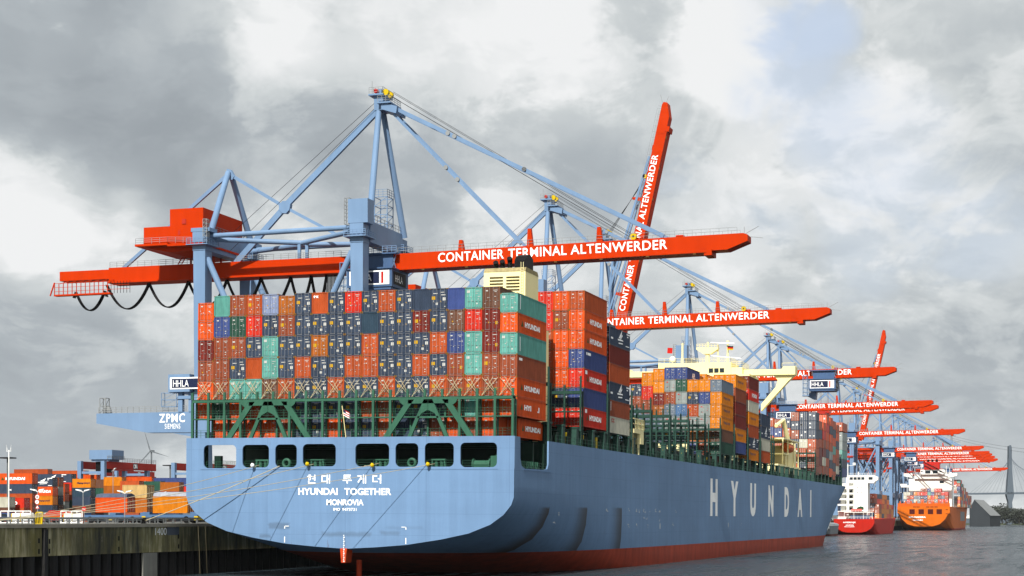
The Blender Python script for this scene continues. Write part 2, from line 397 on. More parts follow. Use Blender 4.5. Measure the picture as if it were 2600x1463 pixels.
# lettering -------------------------------------------------------------------
_TXT = {}
def text_mesh(body, bold=0.02, ext=0.0, mat=None, space=1.0):
    key = (body, bold, ext, mat.name if mat else '', space)
    if key in _TXT: return _TXT[key]
    cu = bpy.data.curves.new('lettering', 'FONT'); cu.body = body; cu.offset = bold; cu.extrude = ext; cu.space_character = space; cu.resolution_u = 4
    o = bpy.data.objects.new('tmp', cu); col.objects.link(o)
    dg = bpy.context.evaluated_depsgraph_get(); dg.update()
    me = bpy.data.meshes.new_from_object(o.evaluated_get(dg)); me.materials.clear(); me.materials.append(mat or LETTER)
    bpy.data.objects.remove(o)
    vs = me.vertices; xs = [v.co.x for v in vs]; ys = [v.co.y for v in vs]
    x0, x1, y0, y1 = min(xs), max(xs), min(ys), max(ys)
    for v in vs: v.co.x = (v.co.x - x0) / (x1 - x0); v.co.y = (v.co.y - y0) / (y1 - y0)
    _TXT[key] = me
    return me
def letter(body, origin, right, up, w, h, parent=None, mat=None, bold=0.02, name='lettering', space=1.0):
    """lettering fitted to a w x h panel: lower-left corner at origin, along right and up; stands 1 cm proud"""
    me = text_mesh(body, bold, 0.0, mat, space).copy()
    r, u = Vector(right).normalized(), Vector(up).normalized(); n = r.cross(u)
    o3 = Vector(origin)
    for v in me.vertices: v.co = o3 + r * (v.co.x * w) + u * (v.co.y * h) + n * 0.02
    return put(name, me, parent)
def flat(polys, origin, right, up, parent, mat, name='emblem', lift=0.02):
    """flat painted shapes (2-D polygons) on a panel"""
    r, u = Vector(right).normalized(), Vector(up).normalized(); n = r.cross(u); b = MB()
    for i, p in enumerate(polys): b.quad([Vector(origin) + r * x + u * y + n * lift for x, y in p])
    return b.build(name, mat, parent)
def rr(x0, x1, y0, y1, r, n=5):
    pts = []
    for cx_, cy_, a0 in ((x1 - r, y0 + r, -90), (x1 - r, y1 - r, 0), (x0 + r, y1 - r, 90), (x0 + r, y0 + r, 180)):
        for i in range(n + 1):
            a = R(a0 + 90 * i / n); pts.append((cx_ + r * math.cos(a), cy_ + r * math.sin(a)))
    return pts
def plate(outer, holes, thick):
    """plate with holes, in its own x-y plane, as a mesh"""
    cu = bpy.data.curves.new('plate', 'CURVE'); cu.dimensions = '2D'; cu.fill_mode = 'BOTH'; cu.extrude = thick / 2
    for pts in [outer] + holes:
        sp = cu.splines.new('POLY'); sp.points.add(len(pts) - 1); sp.use_cyclic_u = True
        for i, p in enumerate(pts): sp.points[i].co = (p[0], p[1], 0, 1)
    o = bpy.data.objects.new('tmp', cu); col.objects.link(o)
    dg = bpy.context.evaluated_depsgraph_get(); dg.update()
    me = bpy.data.meshes.new_from_object(o.evaluated_get(dg)); bpy.data.objects.remove(o)
    return me

# ------------------------------------------------------------------ water, quay ground, far bank
def simple(name, rgb, rough=0.9):
    return paint(name, rgb, rough, 0.25, 0.05, streak=False)
def water_mat():
    m, t, b = newmat('harbour_water')
    tc = t.nodes.new('ShaderNodeTexCoord')
    b.inputs['Base Color'].default_value = (0.022, 0.034, 0.042, 1); b.inputs['Roughness'].default_value = 0.22; b.inputs['IOR'].default_value = 1.33
    def nz(s, ms, d, r):
        mp = t.nodes.new('ShaderNodeMapping'); mp.inputs['Scale'].default_value = ms; mp.inputs['Rotation'].default_value = (0, 0, 0.5); t.links.new(tc.outputs['Object'], mp.inputs[0])
        n = t.nodes.new('ShaderNodeTexNoise'); n.inputs['Scale'].default_value = s; n.inputs['Detail'].default_value = d; n.inputs['Roughness'].default_value = r
        t.links.new(mp.outputs[0], n.inputs['Vector']); return n.outputs[0]
    a = nz(0.30, (1, 1.6, 1), 6, 0.62); c = nz(0.045, (1, 1.5, 1), 5, 0.6); d = nz(1.7, (1, 1.4, 1), 4, 0.6)
    m1 = t.nodes.new('ShaderNodeMath'); m1.operation = 'MULTIPLY_ADD'; t.links.new(c, m1.inputs[0]); m1.inputs[1].default_value = 1.6; t.links.new(a, m1.inputs[2])
    m2 = t.nodes.new('ShaderNodeMath'); m2.operation = 'MULTIPLY_ADD'; t.links.new(d, m2.inputs[0]); m2.inputs[1].default_value = 0.22; t.links.new(m1.outputs[0], m2.inputs[2])
    # wind-ruffled lanes: rougher, less mirror-like water in long streaks and small cat's-paws
    def ramp(x, a0, a1, lo, hi):
        n = t.nodes.new('ShaderNodeMapRange'); n.inputs['From Min'].default_value = a0; n.inputs['From Max'].default_value = a1; n.inputs['To Min'].default_value = lo; n.inputs['To Max'].default_value = hi
        t.links.new(x, n.inputs['Value']); return n.outputs[0]
    def nz2(s, ms, d, r):
        mp = t.nodes.new('ShaderNodeMapping'); mp.inputs['Scale'].default_value = ms; mp.inputs['Rotation'].default_value = (0, 0, -0.2); t.links.new(tc.outputs['Object'], mp.inputs[0])
        n = t.nodes.new('ShaderNodeTexNoise'); n.inputs['Scale'].default_value = s; n.inputs['Detail'].default_value = d; n.inputs['Roughness'].default_value = r
        t.links.new(mp.outputs[0], n.inputs['Vector']); return n.outputs[0]
    st1 = nz2(1.0, (0.28, 0.035, 1), 7, 0.68); st2 = nz2(1.0, (0.02, 0.012, 1), 3, 0.5)
    sm = t.nodes.new('ShaderNodeMath'); sm.operation = 'MULTIPLY_ADD'; t.links.new(st2, sm.inputs[0]); sm.inputs[1].default_value = 0.5; t.links.new(st1, sm.inputs[2])
    t.links.new(ramp(sm.outputs[0], 0.58, 0.92, 0.10, 0.95), b.inputs['Specular IOR Level'])
    t.links.new(ramp(sm.outputs[0], 0.58, 0.92, 0.34, 0.10), b.inputs['Roughness'])
    bp = t.nodes.new('ShaderNodeBump'); bp.inputs['Strength'].default_value = 0.8; bp.inputs['Distance'].default_value = 2.5
    t.links.new(m2.outputs[0], bp.inputs['Height']); t.links.new(bp.outputs[0], b.inputs['Normal'])
    return m
wb = MB(); wb.quad([(-9000, -600, 0), (9000, -600, 0), (9000, 14000, 0), (-9000, 14000, 0)])
tag(wb.build('water', water_mat()), kind='structure')
QZ = 7.3                                   # quay level
ap = MB(); ap.quad([(-2500, -200, QZ), (-27.9, -200, QZ), (-27.9, 1700, QZ), (-2500, 1700, QZ)])
tag(ap.build('quay_apron', simple('apron_asphalt', (120, 120, 116))), kind='structure')
bk = MB()
random.seed(5)
for k in range(40):
    x0 = -1800 + k * 110; h = 2.5 + random.random() * 1.0
    bk.prism([(2260, -1), (2264, h), (2900, 5 + random.random() * 3), (2900, -1)], 'x', x0, x0 + 110.0)
tag(bk.build('far_bank', simple('bank_grass', (74, 82, 62))), kind='structure')

# quay wall --------------------------------------------------------------------
def wall_mat():
    m, t, b = newmat('stained_concrete')
    tc = t.nodes.new('ShaderNodeTexCoord'); sp = t.nodes.new('ShaderNodeSeparateXYZ'); t.links.new(tc.outputs['Object'], sp.inputs[0])
    def nz(s, ms, d=6, r=0.6):
        mp = t.nodes.new('ShaderNodeMapping'); mp.inputs['Scale'].default_value = ms; t.links.new(tc.outputs['Object'], mp.inputs[0])
        n = t.nodes.new('ShaderNodeTexNoise'); n.inputs['Scale'].default_value = s; n.inputs['Detail'].default_value = d; n.inputs['Roughness'].default_value = r
        t.links.new(mp.outputs[0], n.inputs['Vector']); return n.outputs[0]
    r1 = t.nodes.new('ShaderNodeValToRGB'); t.links.new(nz(0.8, (1, 1, 0.12), 8, 0.7), r1.inputs[0])
    r1.color_ramp.elements[0].position = 0.36; r1.color_ramp.elements[0].color = (0.035, 0.035, 0.022, 1)
    r1.color_ramp.elements[1].position = 0.66; r1.color_ramp.elements[1].color = (0.42, 0.38, 0.24, 1)
    e_ = r1.color_ramp.elements.new(0.52); e_.color = (0.17, 0.155, 0.07, 1)
    r2 = t.nodes.new('ShaderNodeMapRange'); r2.inputs['From Min'].default_value = 0.35; r2.inputs['From Max'].default_value = 0.65; r2.inputs['To Min'].default_value = 0.55; r2.inputs['To Max'].default_value = 1.25
    t.links.new(nz(0.10, (1, 1, 1), 4), r2.inputs['Value'])
    mx = t.nodes.new('ShaderNodeMix'); mx.data_type = 'RGBA'; mx.blend_type = 'MULTIPLY'; mx.inputs['Factor'].default_value = 1
    t.links.new(r1.outputs[0], mx.inputs['A']); t.links.new(r2.outputs[0], mx.inputs['B'])
    # olive algae bloom
    al = t.nodes.new('ShaderNodeMapRange'); al.inputs['From Min'].default_value = 0.5; al.inputs['From Max'].default_value = 0.7; al.inputs['To Max'].default_value = 0.6
    t.links.new(nz(0.22, (1, 1, 0.5), 6), al.inputs['Value'])
    m2 = t.nodes.new('ShaderNodeMix'); m2.data_type = 'RGBA'; m2.inputs['B'].default_value = (0.16, 0.135, 0.02, 1)
    t.links.new(al.outputs[0], m2.inputs['Factor']); t.links.new(mx.outputs['Result'], m2.inputs['A'])
    # white bloom line low on the wall
    wl = t.nodes.new('ShaderNodeMapRange'); wl.inputs['From Min'].default_value = 0.62; wl.inputs['From Max'].default_value = 0.70; wl.inputs['To Max'].default_value = 0.5
    t.links.new(nz(2.4, (1, 1, 0.25), 6, 0.75), wl.inputs['Value'])
    m3 = t.nodes.new('ShaderNodeMix'); m3.data_type = 'RGBA'; m3.inputs['B'].default_value = (0.42, 0.41, 0.36, 1)
    t.links.new(wl.outputs[0], m3.inputs['Factor']); t.links.new(m2.outputs['Result'], m3.inputs['A'])
    t.links.new(m3.outputs['Result'], b.inputs['Base Color']); b.inputs['Roughness'].default_value = 0.9
    return m
WALL = wall_mat()
COPE = paint('coping_concrete', (170, 165, 150), 0.9, 0.3, 0.4, streak=False, k=0.6)
PILE = paint('tarred_steel_pile', (40, 40, 40), 0.7, 0.5, 0.4, k=1)
CONC = paint('light_concrete', (120, 120, 114), 0.9, 0.3, 0.3, k=1)
qw = thing('quay_wall', 'olive stained concrete quay wall on dark steel piles behind the blue hull', 'quay wall')
b = MB()
for y0, y1 in ((-60, -28.75), (-27.65, 30), (30.6, 130), (130.6, 330), (330.6, 700), (700.6, 1200)):
    b.box(-29.4, -27.0, y0, y1, 3.4, QZ - 0.42)
b.build('concrete_face', WALL, qw)
b = MB(); b.box(-29.4, -26.8, -60, 1200, QZ - 0.42, QZ + 0.03)
b.build('coping', COPE, qw)
b = MB(); y = -60
while y < 160:
    b.tube((-27.9, y, -1), (-27.9, y, 3.4), 0.72, 10); y += 2.3
b.box(-30.5, -28.2, -60, 1200, -1, 3.4)
b.build('pile_row', PILE, qw)
b = MB(); b.box(-27.6, -26.7, -28.55, -27.85, 0.4, QZ - 0.6)
b.build('fender_post', PILE, qw)
b = MB(); b.box(-27.3, -27.0, -6.4, -2.9, -0.5, 3.35)
b.build('concrete_patch', CONC, qw)
b = MB()
for y, z in ((-29.3, 5.3), (-29.3, 4.0), (-12.2, 5.4), (-12.2, 4.0), (2.6, 5.5), (2.6, 4.1), (-27.2, 5.2), (-27.2, 4.0)): b.box(-27.2, -26.985, y - 0.15, y + 0.15, z - 0.3, z + 0.3)
b.build('drain_opening', BLACK, qw)
letter('1400', (-27.0, -3.45, 5.75), (0, 1, 0), (0, 0, 1), 2.9, 1.0, qw, bold=0.0)
flat([[(0, 0), (3.1, 0), (3.1, 1.1), (0, 1.1)]], (-27.0, -0.35, 5.72), (0, 1, 0), (0, 0, 1), qw, paint('blue_grey_patch', (120, 130, 145), 0.8, 0.1), 'paint_patch', 0.004)
b = MB(); b.rail([(-28.2, -58, QZ), (-28.2, 12, QZ)], 0.75, 0.07, 2.2, 1)
b.build('guard_rail', STEEL, qw)
# ------------------------------------------------------------------ the large container ship
LIST = 0.0071
ship = thing('container_ship', 'huge blue container ship moored stern-on, ship name lettered in white on its flat stern', 'container ship', (-0.2, 0, 0))
ship.rotation_euler = (0, LIST, 0)
SHM = Matrix.Translation((-0.2, 0, 0)) @ Matrix.Rotation(LIST, 4, 'Y')
HB = 24.13
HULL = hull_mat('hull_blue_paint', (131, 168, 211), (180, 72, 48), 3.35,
                stains_and_shade=(('x', -9.7, 6.6, 7.35, 2.3, .42, (92, 104, 118)), ('x', -11.9, 5.4, 5.7, 1.4, .4, (92, 104, 118)),
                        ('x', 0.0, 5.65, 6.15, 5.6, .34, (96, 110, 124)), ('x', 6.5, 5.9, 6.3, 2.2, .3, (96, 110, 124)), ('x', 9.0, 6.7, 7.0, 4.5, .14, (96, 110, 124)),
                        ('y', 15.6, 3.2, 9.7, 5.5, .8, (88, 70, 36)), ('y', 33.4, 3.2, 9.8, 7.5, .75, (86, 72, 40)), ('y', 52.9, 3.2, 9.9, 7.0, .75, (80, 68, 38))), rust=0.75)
def smooth(t): t = max(0, min(1, t)); return t * t * (3 - 2 * t)
P0 = [(0, 3.95), (4.5, 4.2), (8.9, 4.56), (13.9, 5.34), (17.8, 6.17), (20.85, 7.36), (22.68, 8.66), (23.75, 9.96), (24.1, 10.97), (HB, 12.5), (HB, 14.7)]
P1 = [(0, -4), (7, -4), (13, -4), (18, -4), (21.5, -3.6), (23.4, -2.6), (24.05, -1.0), (HB, 2), (HB, 5.5), (HB, 10), (HB, 14.7)]
def half_beam(y, z):
    s = max(0, min(1, z / 19.0)); y0 = 255 + 68 * s ** 1.2; y1 = 350 + 18 * s
    t = max(0, min(1, (y - y0) / (y1 - y0))); return HB * max(0.0, 1 - t ** 2.2) ** 0.75
def section(y):
    t = max(0, min(1, y / 74)); ts = t ** 1.55; tz = 1 - (1 - t) ** 1.7
    pts = []
    for i, (a, c) in enumerate(zip(P0, P1)):
        k = tz if i < 3 else (tz * (1 - (i - 2) / 6) + ts * (i - 2) / 6 if i < 8 else ts)
        x = a[0] + (c[0] - a[0]) * k; z = a[1] + (c[1] - a[1]) * k
        pts.append((x * half_beam(y, z) / HB, z))
    return pts
ys = [0, 2, 4, 7, 10, 14, 18, 23, 28, 34, 40, 47, 54, 62, 80, 110, 150, 190, 220, 240, 252] + [256 + 3.5 * i for i in range(33)]
b = MB(); rows = []
for y in ys:
    if y > 367: break
    sct = section(y); up = [] if y < 18 else [(half_beam(y, 16.6), 16.6), (half_beam(y, 19.0), 19.0)]
    sct = sct + (up or [(HB, 14.7), (HB, 14.7)])
    rows.append((y, sct))
for sgn in (1, -1):
    for (ya, sa), (yb, sb) in zip(rows[:-1], rows[1:]):
        for i in range(len(sa) - 1):
            q = [(sgn * sa[i][0], ya, sa[i][1]), (sgn * sb[i][0], yb, sb[i][1]), (sgn * sb[i + 1][0], yb, sb[i + 1][1]), (sgn * sa[i + 1][0], ya, sa[i + 1][1])]
            if i >= 10 and ya < 18: continue
            b.quad(q if sgn > 0 else q[::-1])
for ya, yb in zip(ys[6:-1], ys[7:]):
    if yb > 367: break
    for z in (19.0,):
        b.quad([(-half_beam(ya, z), ya, z), (half_beam(ya, z), ya, z), (half_beam(yb, z), yb, z), (-half_beam(yb, z), yb, z)])
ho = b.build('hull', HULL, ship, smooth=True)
bm = bmesh.new(); bm.from_mesh(ho.data); bmesh.ops.remove_doubles(bm, verts=bm.verts, dist=0.002); bmesh.ops.recalc_face_normals(bm, faces=bm.faces)
for e_ in bm.edges:
    if len(e_.link_faces) == 2 and e_.calc_face_angle(0) > 0.6: e_.smooth = False
bm.to_mesh(ho.data); bm.free()
# flat stern plate with its eight openings
outer = [(x, z) for x, z in P0[:9]] + [(HB, 12.5), (HB, 19.03), (-HB, 19.03), (-HB, 12.5)] + [(-x, z) for x, z in P0[8:0:-1]]
HOLES = [(-21.42, -16.41, 14.85, 18.06), (-15.45, -11.41, 14.95, 18.06), (-10.46, -7.22, 14.98, 18.08), (-6.32, -1.41, 15.08, 18.12),
         (1.47, 6.4, 15.06, 18.12), (7.31, 10.59, 15.0, 18.15), (11.52, 15.65, 15.0, 18.17), (16.58, 21.72, 14.93, 18.17)]
me = plate(outer, [rr(a, c, d, e_, 0.65) for a, c, d, e_ in HOLES], 0.24)
for v in me.vertices: v.co = (v.co.x, 0.1 - v.co.z, v.co.y)
me.materials.append(HULL); fixn(me)
st = put('stern_plate', me, ship)
# side plates aft, each with the open mooring-deck notch
notch = [(0.22, 14.7), (0.22, 19.0), (2.35, 19.0), (2.4, 16.2), (2.9, 15.2), (4.3, 14.85), (12.6, 14.95), (13.8, 15.1), (14.4, 15.8), (14.45, 19.0), (18.02, 19.0), (18.02, 14.7)]
for sgn in (1, -1):
    me = plate(notch, [], 0.24)
    for v in me.vertices: v.co = (sgn * (HB - 0.12) + v.co.z, v.co.x, v.co.y)
    me.materials.append(HULL); fixn(me); put('bulwark_plate', me, ship)
b = MB(); b.box(-21.6, -16.2, -0.06, -0.02, 14.72, 14.78)
for (x0, x1) in ((-21.9, 21.9),): b.box(x0, x1, -0.07, -0.025, 14.68, 14.74)
for s_ in (1,): b.box(HB, HB + 0.06, 3.5, 15.3, 14.66, 14.73)
b.build('rubbing_strip', HULL, ship)
# mooring deck inside
b = MB()
b.box(-23.8, 23.8, 0.3, 17.9, 14.3, 14.72)                       # floor
b.box(-21.5, 21.5, 0.3, 14.6, 18.55, 18.95)                      # deck above
b.box(-23.6, 23.8, 14.5, 14.8, 14.72, 18.95)                     # forward bulkhead
b.box(-17.5, 23.5, 9.5, 9.8, 14.72, 18.55)
b.box(-22.4, -21.5, 1.0, 1.4, 14.72, 18.55); b.box(-20.3, -19.3, 0.9, 1.5, 14.72, 16.6)
for x in (-16.0, -11.0, -6.8, -0.5, 6.9, 11.0, 16.1): b.box(x - 0.12, x + 0.12, 0.3, 1.6, 14.72, 18.55)
b.box(21.9, 23.7, 13.7, 14.4, 14.72, 18.6)
b.build('mooring_deck', DKGREEN, ship)
def roller(x):
    b = MB(); z = 14.72
    b.box(x - 1.0, x + 1.0, 0.6, 1.3, z, z + 0.25); b.box(x - 1.0, x + 1.0, 0.6, 1.3, z + 1.15, z + 1.35)
    b.beam((x - 0.95, 0.95, z + 0.2), (x - 0.85, 0.95, z + 1.2), 0.2, 0.6); b.beam((x + 0.95, 0.95, z + 0.2), (x + 0.85, 0.95, z + 1.2), 0.2, 0.6)
    for dx in (-0.38, 0.38): b.tube((x + dx, 0.95, z + 0.2), (x + dx, 0.95, z + 1.2), 0.24, 12)
    b.build('roller_fairlead', SHGREEN, ship)
for x in (-12.8, -4.5, 5.1, 13.2): roller(x)
def chock(x):
    b = MB(); n = 16
    for j in range(n):
        for i in range(8):
            def P(j_, i_):
                A_, B_ = 2 * math.pi * j_ / n, 2 * math.pi * i_ / 8; r_ = 0.5 + 0.2 * math.cos(B_)
                return (x + r_ * math.cos(A_), 0.7 + 0.25 * math.sin(B_), 15.55 + r_ * math.sin(A_))
            b.quad([P(j, i), P(j + 1, i), P(j + 1, i + 1), P(j, i + 1)])
    b.box(x - 0.55, x + 0.55, 0.55, 0.95, 14.72, 15.05)
    b.build('panama_chock', SHGREEN, ship)
chock(-9.1); chock(9.4)
b = MB(); b.tube((17.7, 2.2, 15.4), (20.0, 2.2, 15.4), 0.5, 14); b.tube((17.6, 2.2, 15.4), (17.75, 2.2, 15.4), 0.75, 14); b.tube((19.9, 2.2, 15.4), (20.1, 2.2, 15.4), 0.75, 14)
b.box(17.5, 20.2, 1.8, 2.7, 14.72, 15.1); b.box(20.2, 21.0, 1.7, 2.8, 14.72, 16.5); b.box(21.1, 21.6, 1.2, 2.6, 14.72, 16.6)
b.build('mooring_winch', SHGREEN, ship)
for y in (5.2, 7.2, 9.0, 11.0):
    b = MB(); b.box(23.1, 23.7, y - 0.6, y + 0.6, 15.0, 15.2)
    for dy in (-0.45, 0.45): b.tube((23.4, y + dy, 14.72), (23.4, y + dy, 15.95), 0.2, 10)
    b.build('deck_bollard', SHGREEN, ship)
for a, c, d, e_ in HOLES:
    b = MB(); b.rail([(a + 0.1, 0.5, d - 0.1), (c - 0.1, 0.5, d - 0.1)], 1.0, 0.02, 1.6, 3); b.build('opening_railing', SHGREEN, ship)
b = MB(); b.rail([(23.95, 2.6, 14.75), (23.95, 14.2, 14.75)], 1.0, 0.025, 1.5, 3); b.build('opening_railing', SHGREEN, ship)
for x, y in ((-14.6, 3.0), (-7.6, 3.4), (1.9, 3.0), (8.0, 4.5), (14.9, 3.2)):
    b = MB()
    for k in range(4): b.path([(x + (.55 - .04 * k) * math.cos(i * .5236), y + (.55 - .04 * k) * math.sin(i * .5236), 14.8 + .13 * k) for i in range(13)], .08, 6)
    b.build('rope_coil', ROPE, ship)
b = MB()
for z, r in ((18.3, .08), (18.05, .06), (17.8, .05)): b.tube((-21, 8.9, z), (21, 8.9, z), r, 6)
for x in (-17, -8, 3.5, 12, 20): b.box(x - .7, x + .7, 4.0, 4.2, 18.4, 18.5)
b.build('ceiling_pipes', SHGREEN, ship)
# draught scale, rudder
b = MB(); b.prism([(-0.58, 4.0), (0.42, 4.0), (0.2, 2.07), (-0.42, 2.07)], 'y', -0.25, 1.6, 0)
sk = b.build('skeg', paint('antifouling_red', (235, 84, 36), 0.6, 0.2), ship)
b = MB()
for i in range(14): b.box(-0.1, 0.02 if i % 2 else 0.1, -0.275, -0.255, 2.2 + 0.27 * i, 2.3 + 0.27 * i)
b.box(-0.02, 0.02, -0.27, -0.256, 2.2, 5.8); b.build('draught_mark', LETTER, ship)
for x in (-8.95, 8.9): b = MB(); b.box(x - 0.06, x + 0.06, -0.06, -0.025, 4.7, 5.5); b.build('stern_mark', LETTER, ship); b = MB(); b.box(x - (0.05 if x < 0 else 0.65), x + (0.65 if x < 0 else 0.05), -0.06, -0.025, 6.9, 6.98); b.box(x - 0.06, x + 0.06, -0.06, -0.025, 6.6, 6.98); b.build('stern_mark', LETTER, ship)
b = MB(); b.tube((0, 4.6, -1), (0, 4.6, 2.35), 0.36, 14); b.box(-0.28, 0.28, 4.7, 9.0, -4, -0.3)
b.build('rudder', paint('antifouling_red_wet', (228, 78, 34), 0.5, 0.3), ship)
# lettering
letter('HYUNDAI', (-6.94, -0.02, 11.2), (1, 0, 0), (0, 0, 1), 5.85, 0.95, ship, bold=0.025)
letter('TOGETHER', (-.1, -0.02, 11.2), (1, 0, 0), (0, 0, 1), 6.86, 0.95, ship, bold=0.025)
letter('MONROVIA', (-2.72, -0.02, 9.8), (1, 0, 0), (0, 0, 1), 5.45, 0.82, ship, bold=0.03)
letter('IMO', (-1.71, -0.02, 9.06), (1, 0, 0), (0, 0, 1), .98, 0.4, ship, bold=0.02)
letter('9473731', (-.4, -0.02, 9.06), (1, 0, 0), (0, 0, 1), 2.1, 0.4, ship, bold=0.02)
def bar(x0, y0, x1, y1): return [(x0, y0), (x1, y0), (x1, y1), (x0, y1)]
T_ = 0.2
def ring(cx_, cy_, r0, r1, n=14):
    o = []
    for i in range(n):
        a0, a1 = 2 * math.pi * i / n, 2 * math.pi * (i + 1) / n
        o.append([(cx_ + r0 * math.cos(a0), cy_ + r0 * math.sin(a0)), (cx_ + r1 * math.cos(a0), cy_ + r1 * math.sin(a0)), (cx_ + r1 * math.cos(a1), cy_ + r1 * math.sin(a1)), (cx_ + r0 * math.cos(a1), cy_ + r0 * math.sin(a1))])
    return o
# the five Korean syllables, drawn stroke by stroke in a 1.35 x 1.2 box each
hyeon = [bar(.25, 1.08, .62, 1.2), bar(.05, .9, .82, 1.02)] + ring(.43, .66, .1, .22) + [bar(1.1, .36, 1.28, 1.2), bar(.82, .86, 1.1, .98), bar(.82, .58, 1.1, .7), bar(.2, 0, .38, .4), bar(.38, 0, 1.3, .15)]
dae = [bar(.02, .95, .66, 1.1), bar(.02, .22, .2, .95), bar(.2, .22, .7, .37), bar(.78, 0, .94, 1.2), bar(.94, .55, 1.12, .7), bar(1.12, 0, 1.3, 1.2)]
tu = [bar(.15, 1.06, 1.2, 1.2), bar(.15, .6, .33, 1.06), bar(.33, .83, 1.15, .95), bar(.33, .6, 1.2, .73), bar(0, .36, 1.35, .5), bar(.58, 0, .78, .36)]
ge = [bar(.02, .95, .62, 1.1), [(.44, .95), (.62, .95), (.62, .75), (.2, .12), (.02, .2), (.44, .78)], bar(.5, .55, .82, .68), bar(.82, 0, .98, 1.2), bar(1.12, 0, 1.3, 1.2)]
deo = [bar(.02, .95, .72, 1.1), bar(.02, .2, .2, .95), bar(.2, .2, .8, .35), bar(.8, .58, 1.1, .73), bar(1.1, 0, 1.3, 1.2)]
for x, gl in ((-5.69, hyeon), (-3.52, dae), (-0.37, tu), (1.78, ge), (3.98, deo)):
    flat(gl, (x, -0.02, 12.75), (1, 0, 0), (0, 0, 1), ship, LETTER, 'lettering', 0.012)
HW = 7.0
for ch, y in zip('HYUNDAI', (120.0, 140.6, 162.6, 185.8, 208.9, 229.8, 251.8)):
    wd = 2.0 if ch == 'I' else HW + (1.0 if ch in 'YA' else 0)
    letter(ch, (HB, y, 8.8), (0, 1, 0), (0, 0, 1), wd, 7.65, ship, bold=0.055)
# small white tug marks and load marks along the side
random.seed(3)
for y, z in ((19, 8.9), (44, 9.3), (57, 9.6), (62, 9.5), (63.5, 9.5), (67, 9.5), (68.2, 9.5), (70.5, 9.5), (75, 9.6), (78, 9.6), (90, 9.6), (120, 9), (127, 8.6), (57, 6.9), (62, 7.0), (69.5, 7.0), (67, 8.1), (69, 8.1), (78, 8.0), (88, 7.2), (138, 6.6), (152, 7), (17, 7.6)):
    b = MB()
    for k in range(random.randint(2, 4)):
        dy, dz = random.uniform(-.5, .5), random.uniform(-.3, .3); b.box(HB, HB + 0.02, y + dy, y + dy + random.uniform(.12, .4), z + dz, z + dz + random.uniform(.06, .18))
    b.build('hull_mark', MARK, ship)
for y in (78.2, 138): b = MB(); b.box(HB, HB + 0.02, y, y + .35, 6.4, 7.4); b.build('hull_mark', MARK, ship)

# stern lashing bridge -----------------------------------------------------------
b = MB(); y0, y1 = 0.35, 1.5
b.box(-23.5, 23.7, y0, y0 + 0.3, 23.95, 24.35); b.box(-23.5, 23.7, y1, y1 + 0.2, 23.95, 24.35); b.box(-23.5, 23.7, y0, y1, 24.3, 24.36)
b.box(-23.5, 23.7, y0 + 0.1, y1, 21.6, 21.75)
for i in range(20):
    x = -23.5 + 47.2 * i / 19
    a = min(abs(abs(x) - 11.8), 9)
    if a > 3.2 or abs(x) > 21: b.box(x - 0.16, x + 0.16, y0, y0 + 0.32, 19.0, 23.95)
    b.box(x - 0.12, x + 0.12, y1, y1 + 0.2, 19.0, 24.0)
    b.box(x - 0.16, x + 0.16, y0, y0 + 0.25, 24.36, 25.35)
for cxx in (-11.8, 11.8):
    f_ = y0 - 0.05
    for sg in (1, -1):
        b.prism([(cxx + sg * 3.0, 23.95), (cxx + sg * 2.0, 24.0), (cxx + sg * 5.6, 19.0), (cxx + sg * 6.5, 19.0)], 'y', f_, f_ + 0.35)
        b.prism([(cxx + sg * 0.02, 24.0), (cxx + sg * 0.6, 24.0), (cxx + sg * 2.95, 19.0), (cxx + sg * 2.4, 19.0), (cxx + sg * 1.0, 22.1), (cxx + sg * 0.02, 22.6)], 'y', f_, f_ + 0.35)
        b.prism([(cxx + sg * 3.0, 24.0), (cxx + sg * 4.2, 24.0), (cxx + sg * 4.0, 23.6), (cxx + sg * 3.5, 23.2)], 'y', f_, f_ + 0.3)
    b.box(cxx - 2.9, cxx + 2.9, f_, f_ + 0.35, 23.45, 24.0)
    b.box(cxx - 1.5, cxx + 1.5, f_, f_ + 0.25, 21.5, 21.75)
b.build('lashing_bridge', SHGREEN, ship)
b = MB()
for z in (19.05, 21.75, 24.36): b.rail([(-23.4, y0 + 0.05, z), (23.6, y0 + 0.05, z)], 1.05, 0.022, 1.25, 3)
b.build('lashing_bridge_railing', SHGREEN, ship)
for i in range(19):
    x = -22.5 + 2.497 * i; b = MB()
    for s1, s2 in ((-1, 1), (1, -1), (-1, .4), (1, -.4)): b.beam((x + s1 * 1.1, 1.75, 24.5), (x + s2 * 1.1, 1.95, 26.9 if abs(s2) == 1 else 27.0), 0.055, 0.055)
    b.build('lashing_rods', ROD, ship)
# lashing bridges, hatch coaming and stanchions forward
def bridge(y, xs=(-23.0, 23.6), top=27.2, tower=True, step=2.5):
    b = MB()
    x = xs[1]
    while x > xs[0]:
        b.box(x - 0.14, x + 0.12, y - 0.13, y + 0.13, 19.0, top + (2.2 if tower and int((xs[1] - x) / step + .1) % 2 == 0 else 0.9))
        if int((xs[1] - x) / step + .1) % 2 == 0: b.box(x - 0.1, x + 0.08, y + 0.95, y + 1.15, 19.0, top)
        x -= step
    for z in (21.6, 24.3, top): b.box(xs[0], xs[1], y - 0.12, y + 1.15, z - (0.45 if z == top else 0.16), z)
    b.build('lashing_bridge', SHGREEN_SHADE, ship)
    b = MB()
    for z in (21.6, 24.3, top): b.rail([(xs[0], y - 0.16, z), (xs[1], y - 0.16, z)], 1.0, 0.03, 1.25, 2)
    for x in (xs[1] - 1.2, xs[1] - 6.0): b.beam((x, y + 0.5, 19.2), (x - 2.0, y + 0.5, 21.6), 0.12)
    b.build('lashing_bridge_railing', SHGREEN_SHADE, ship)
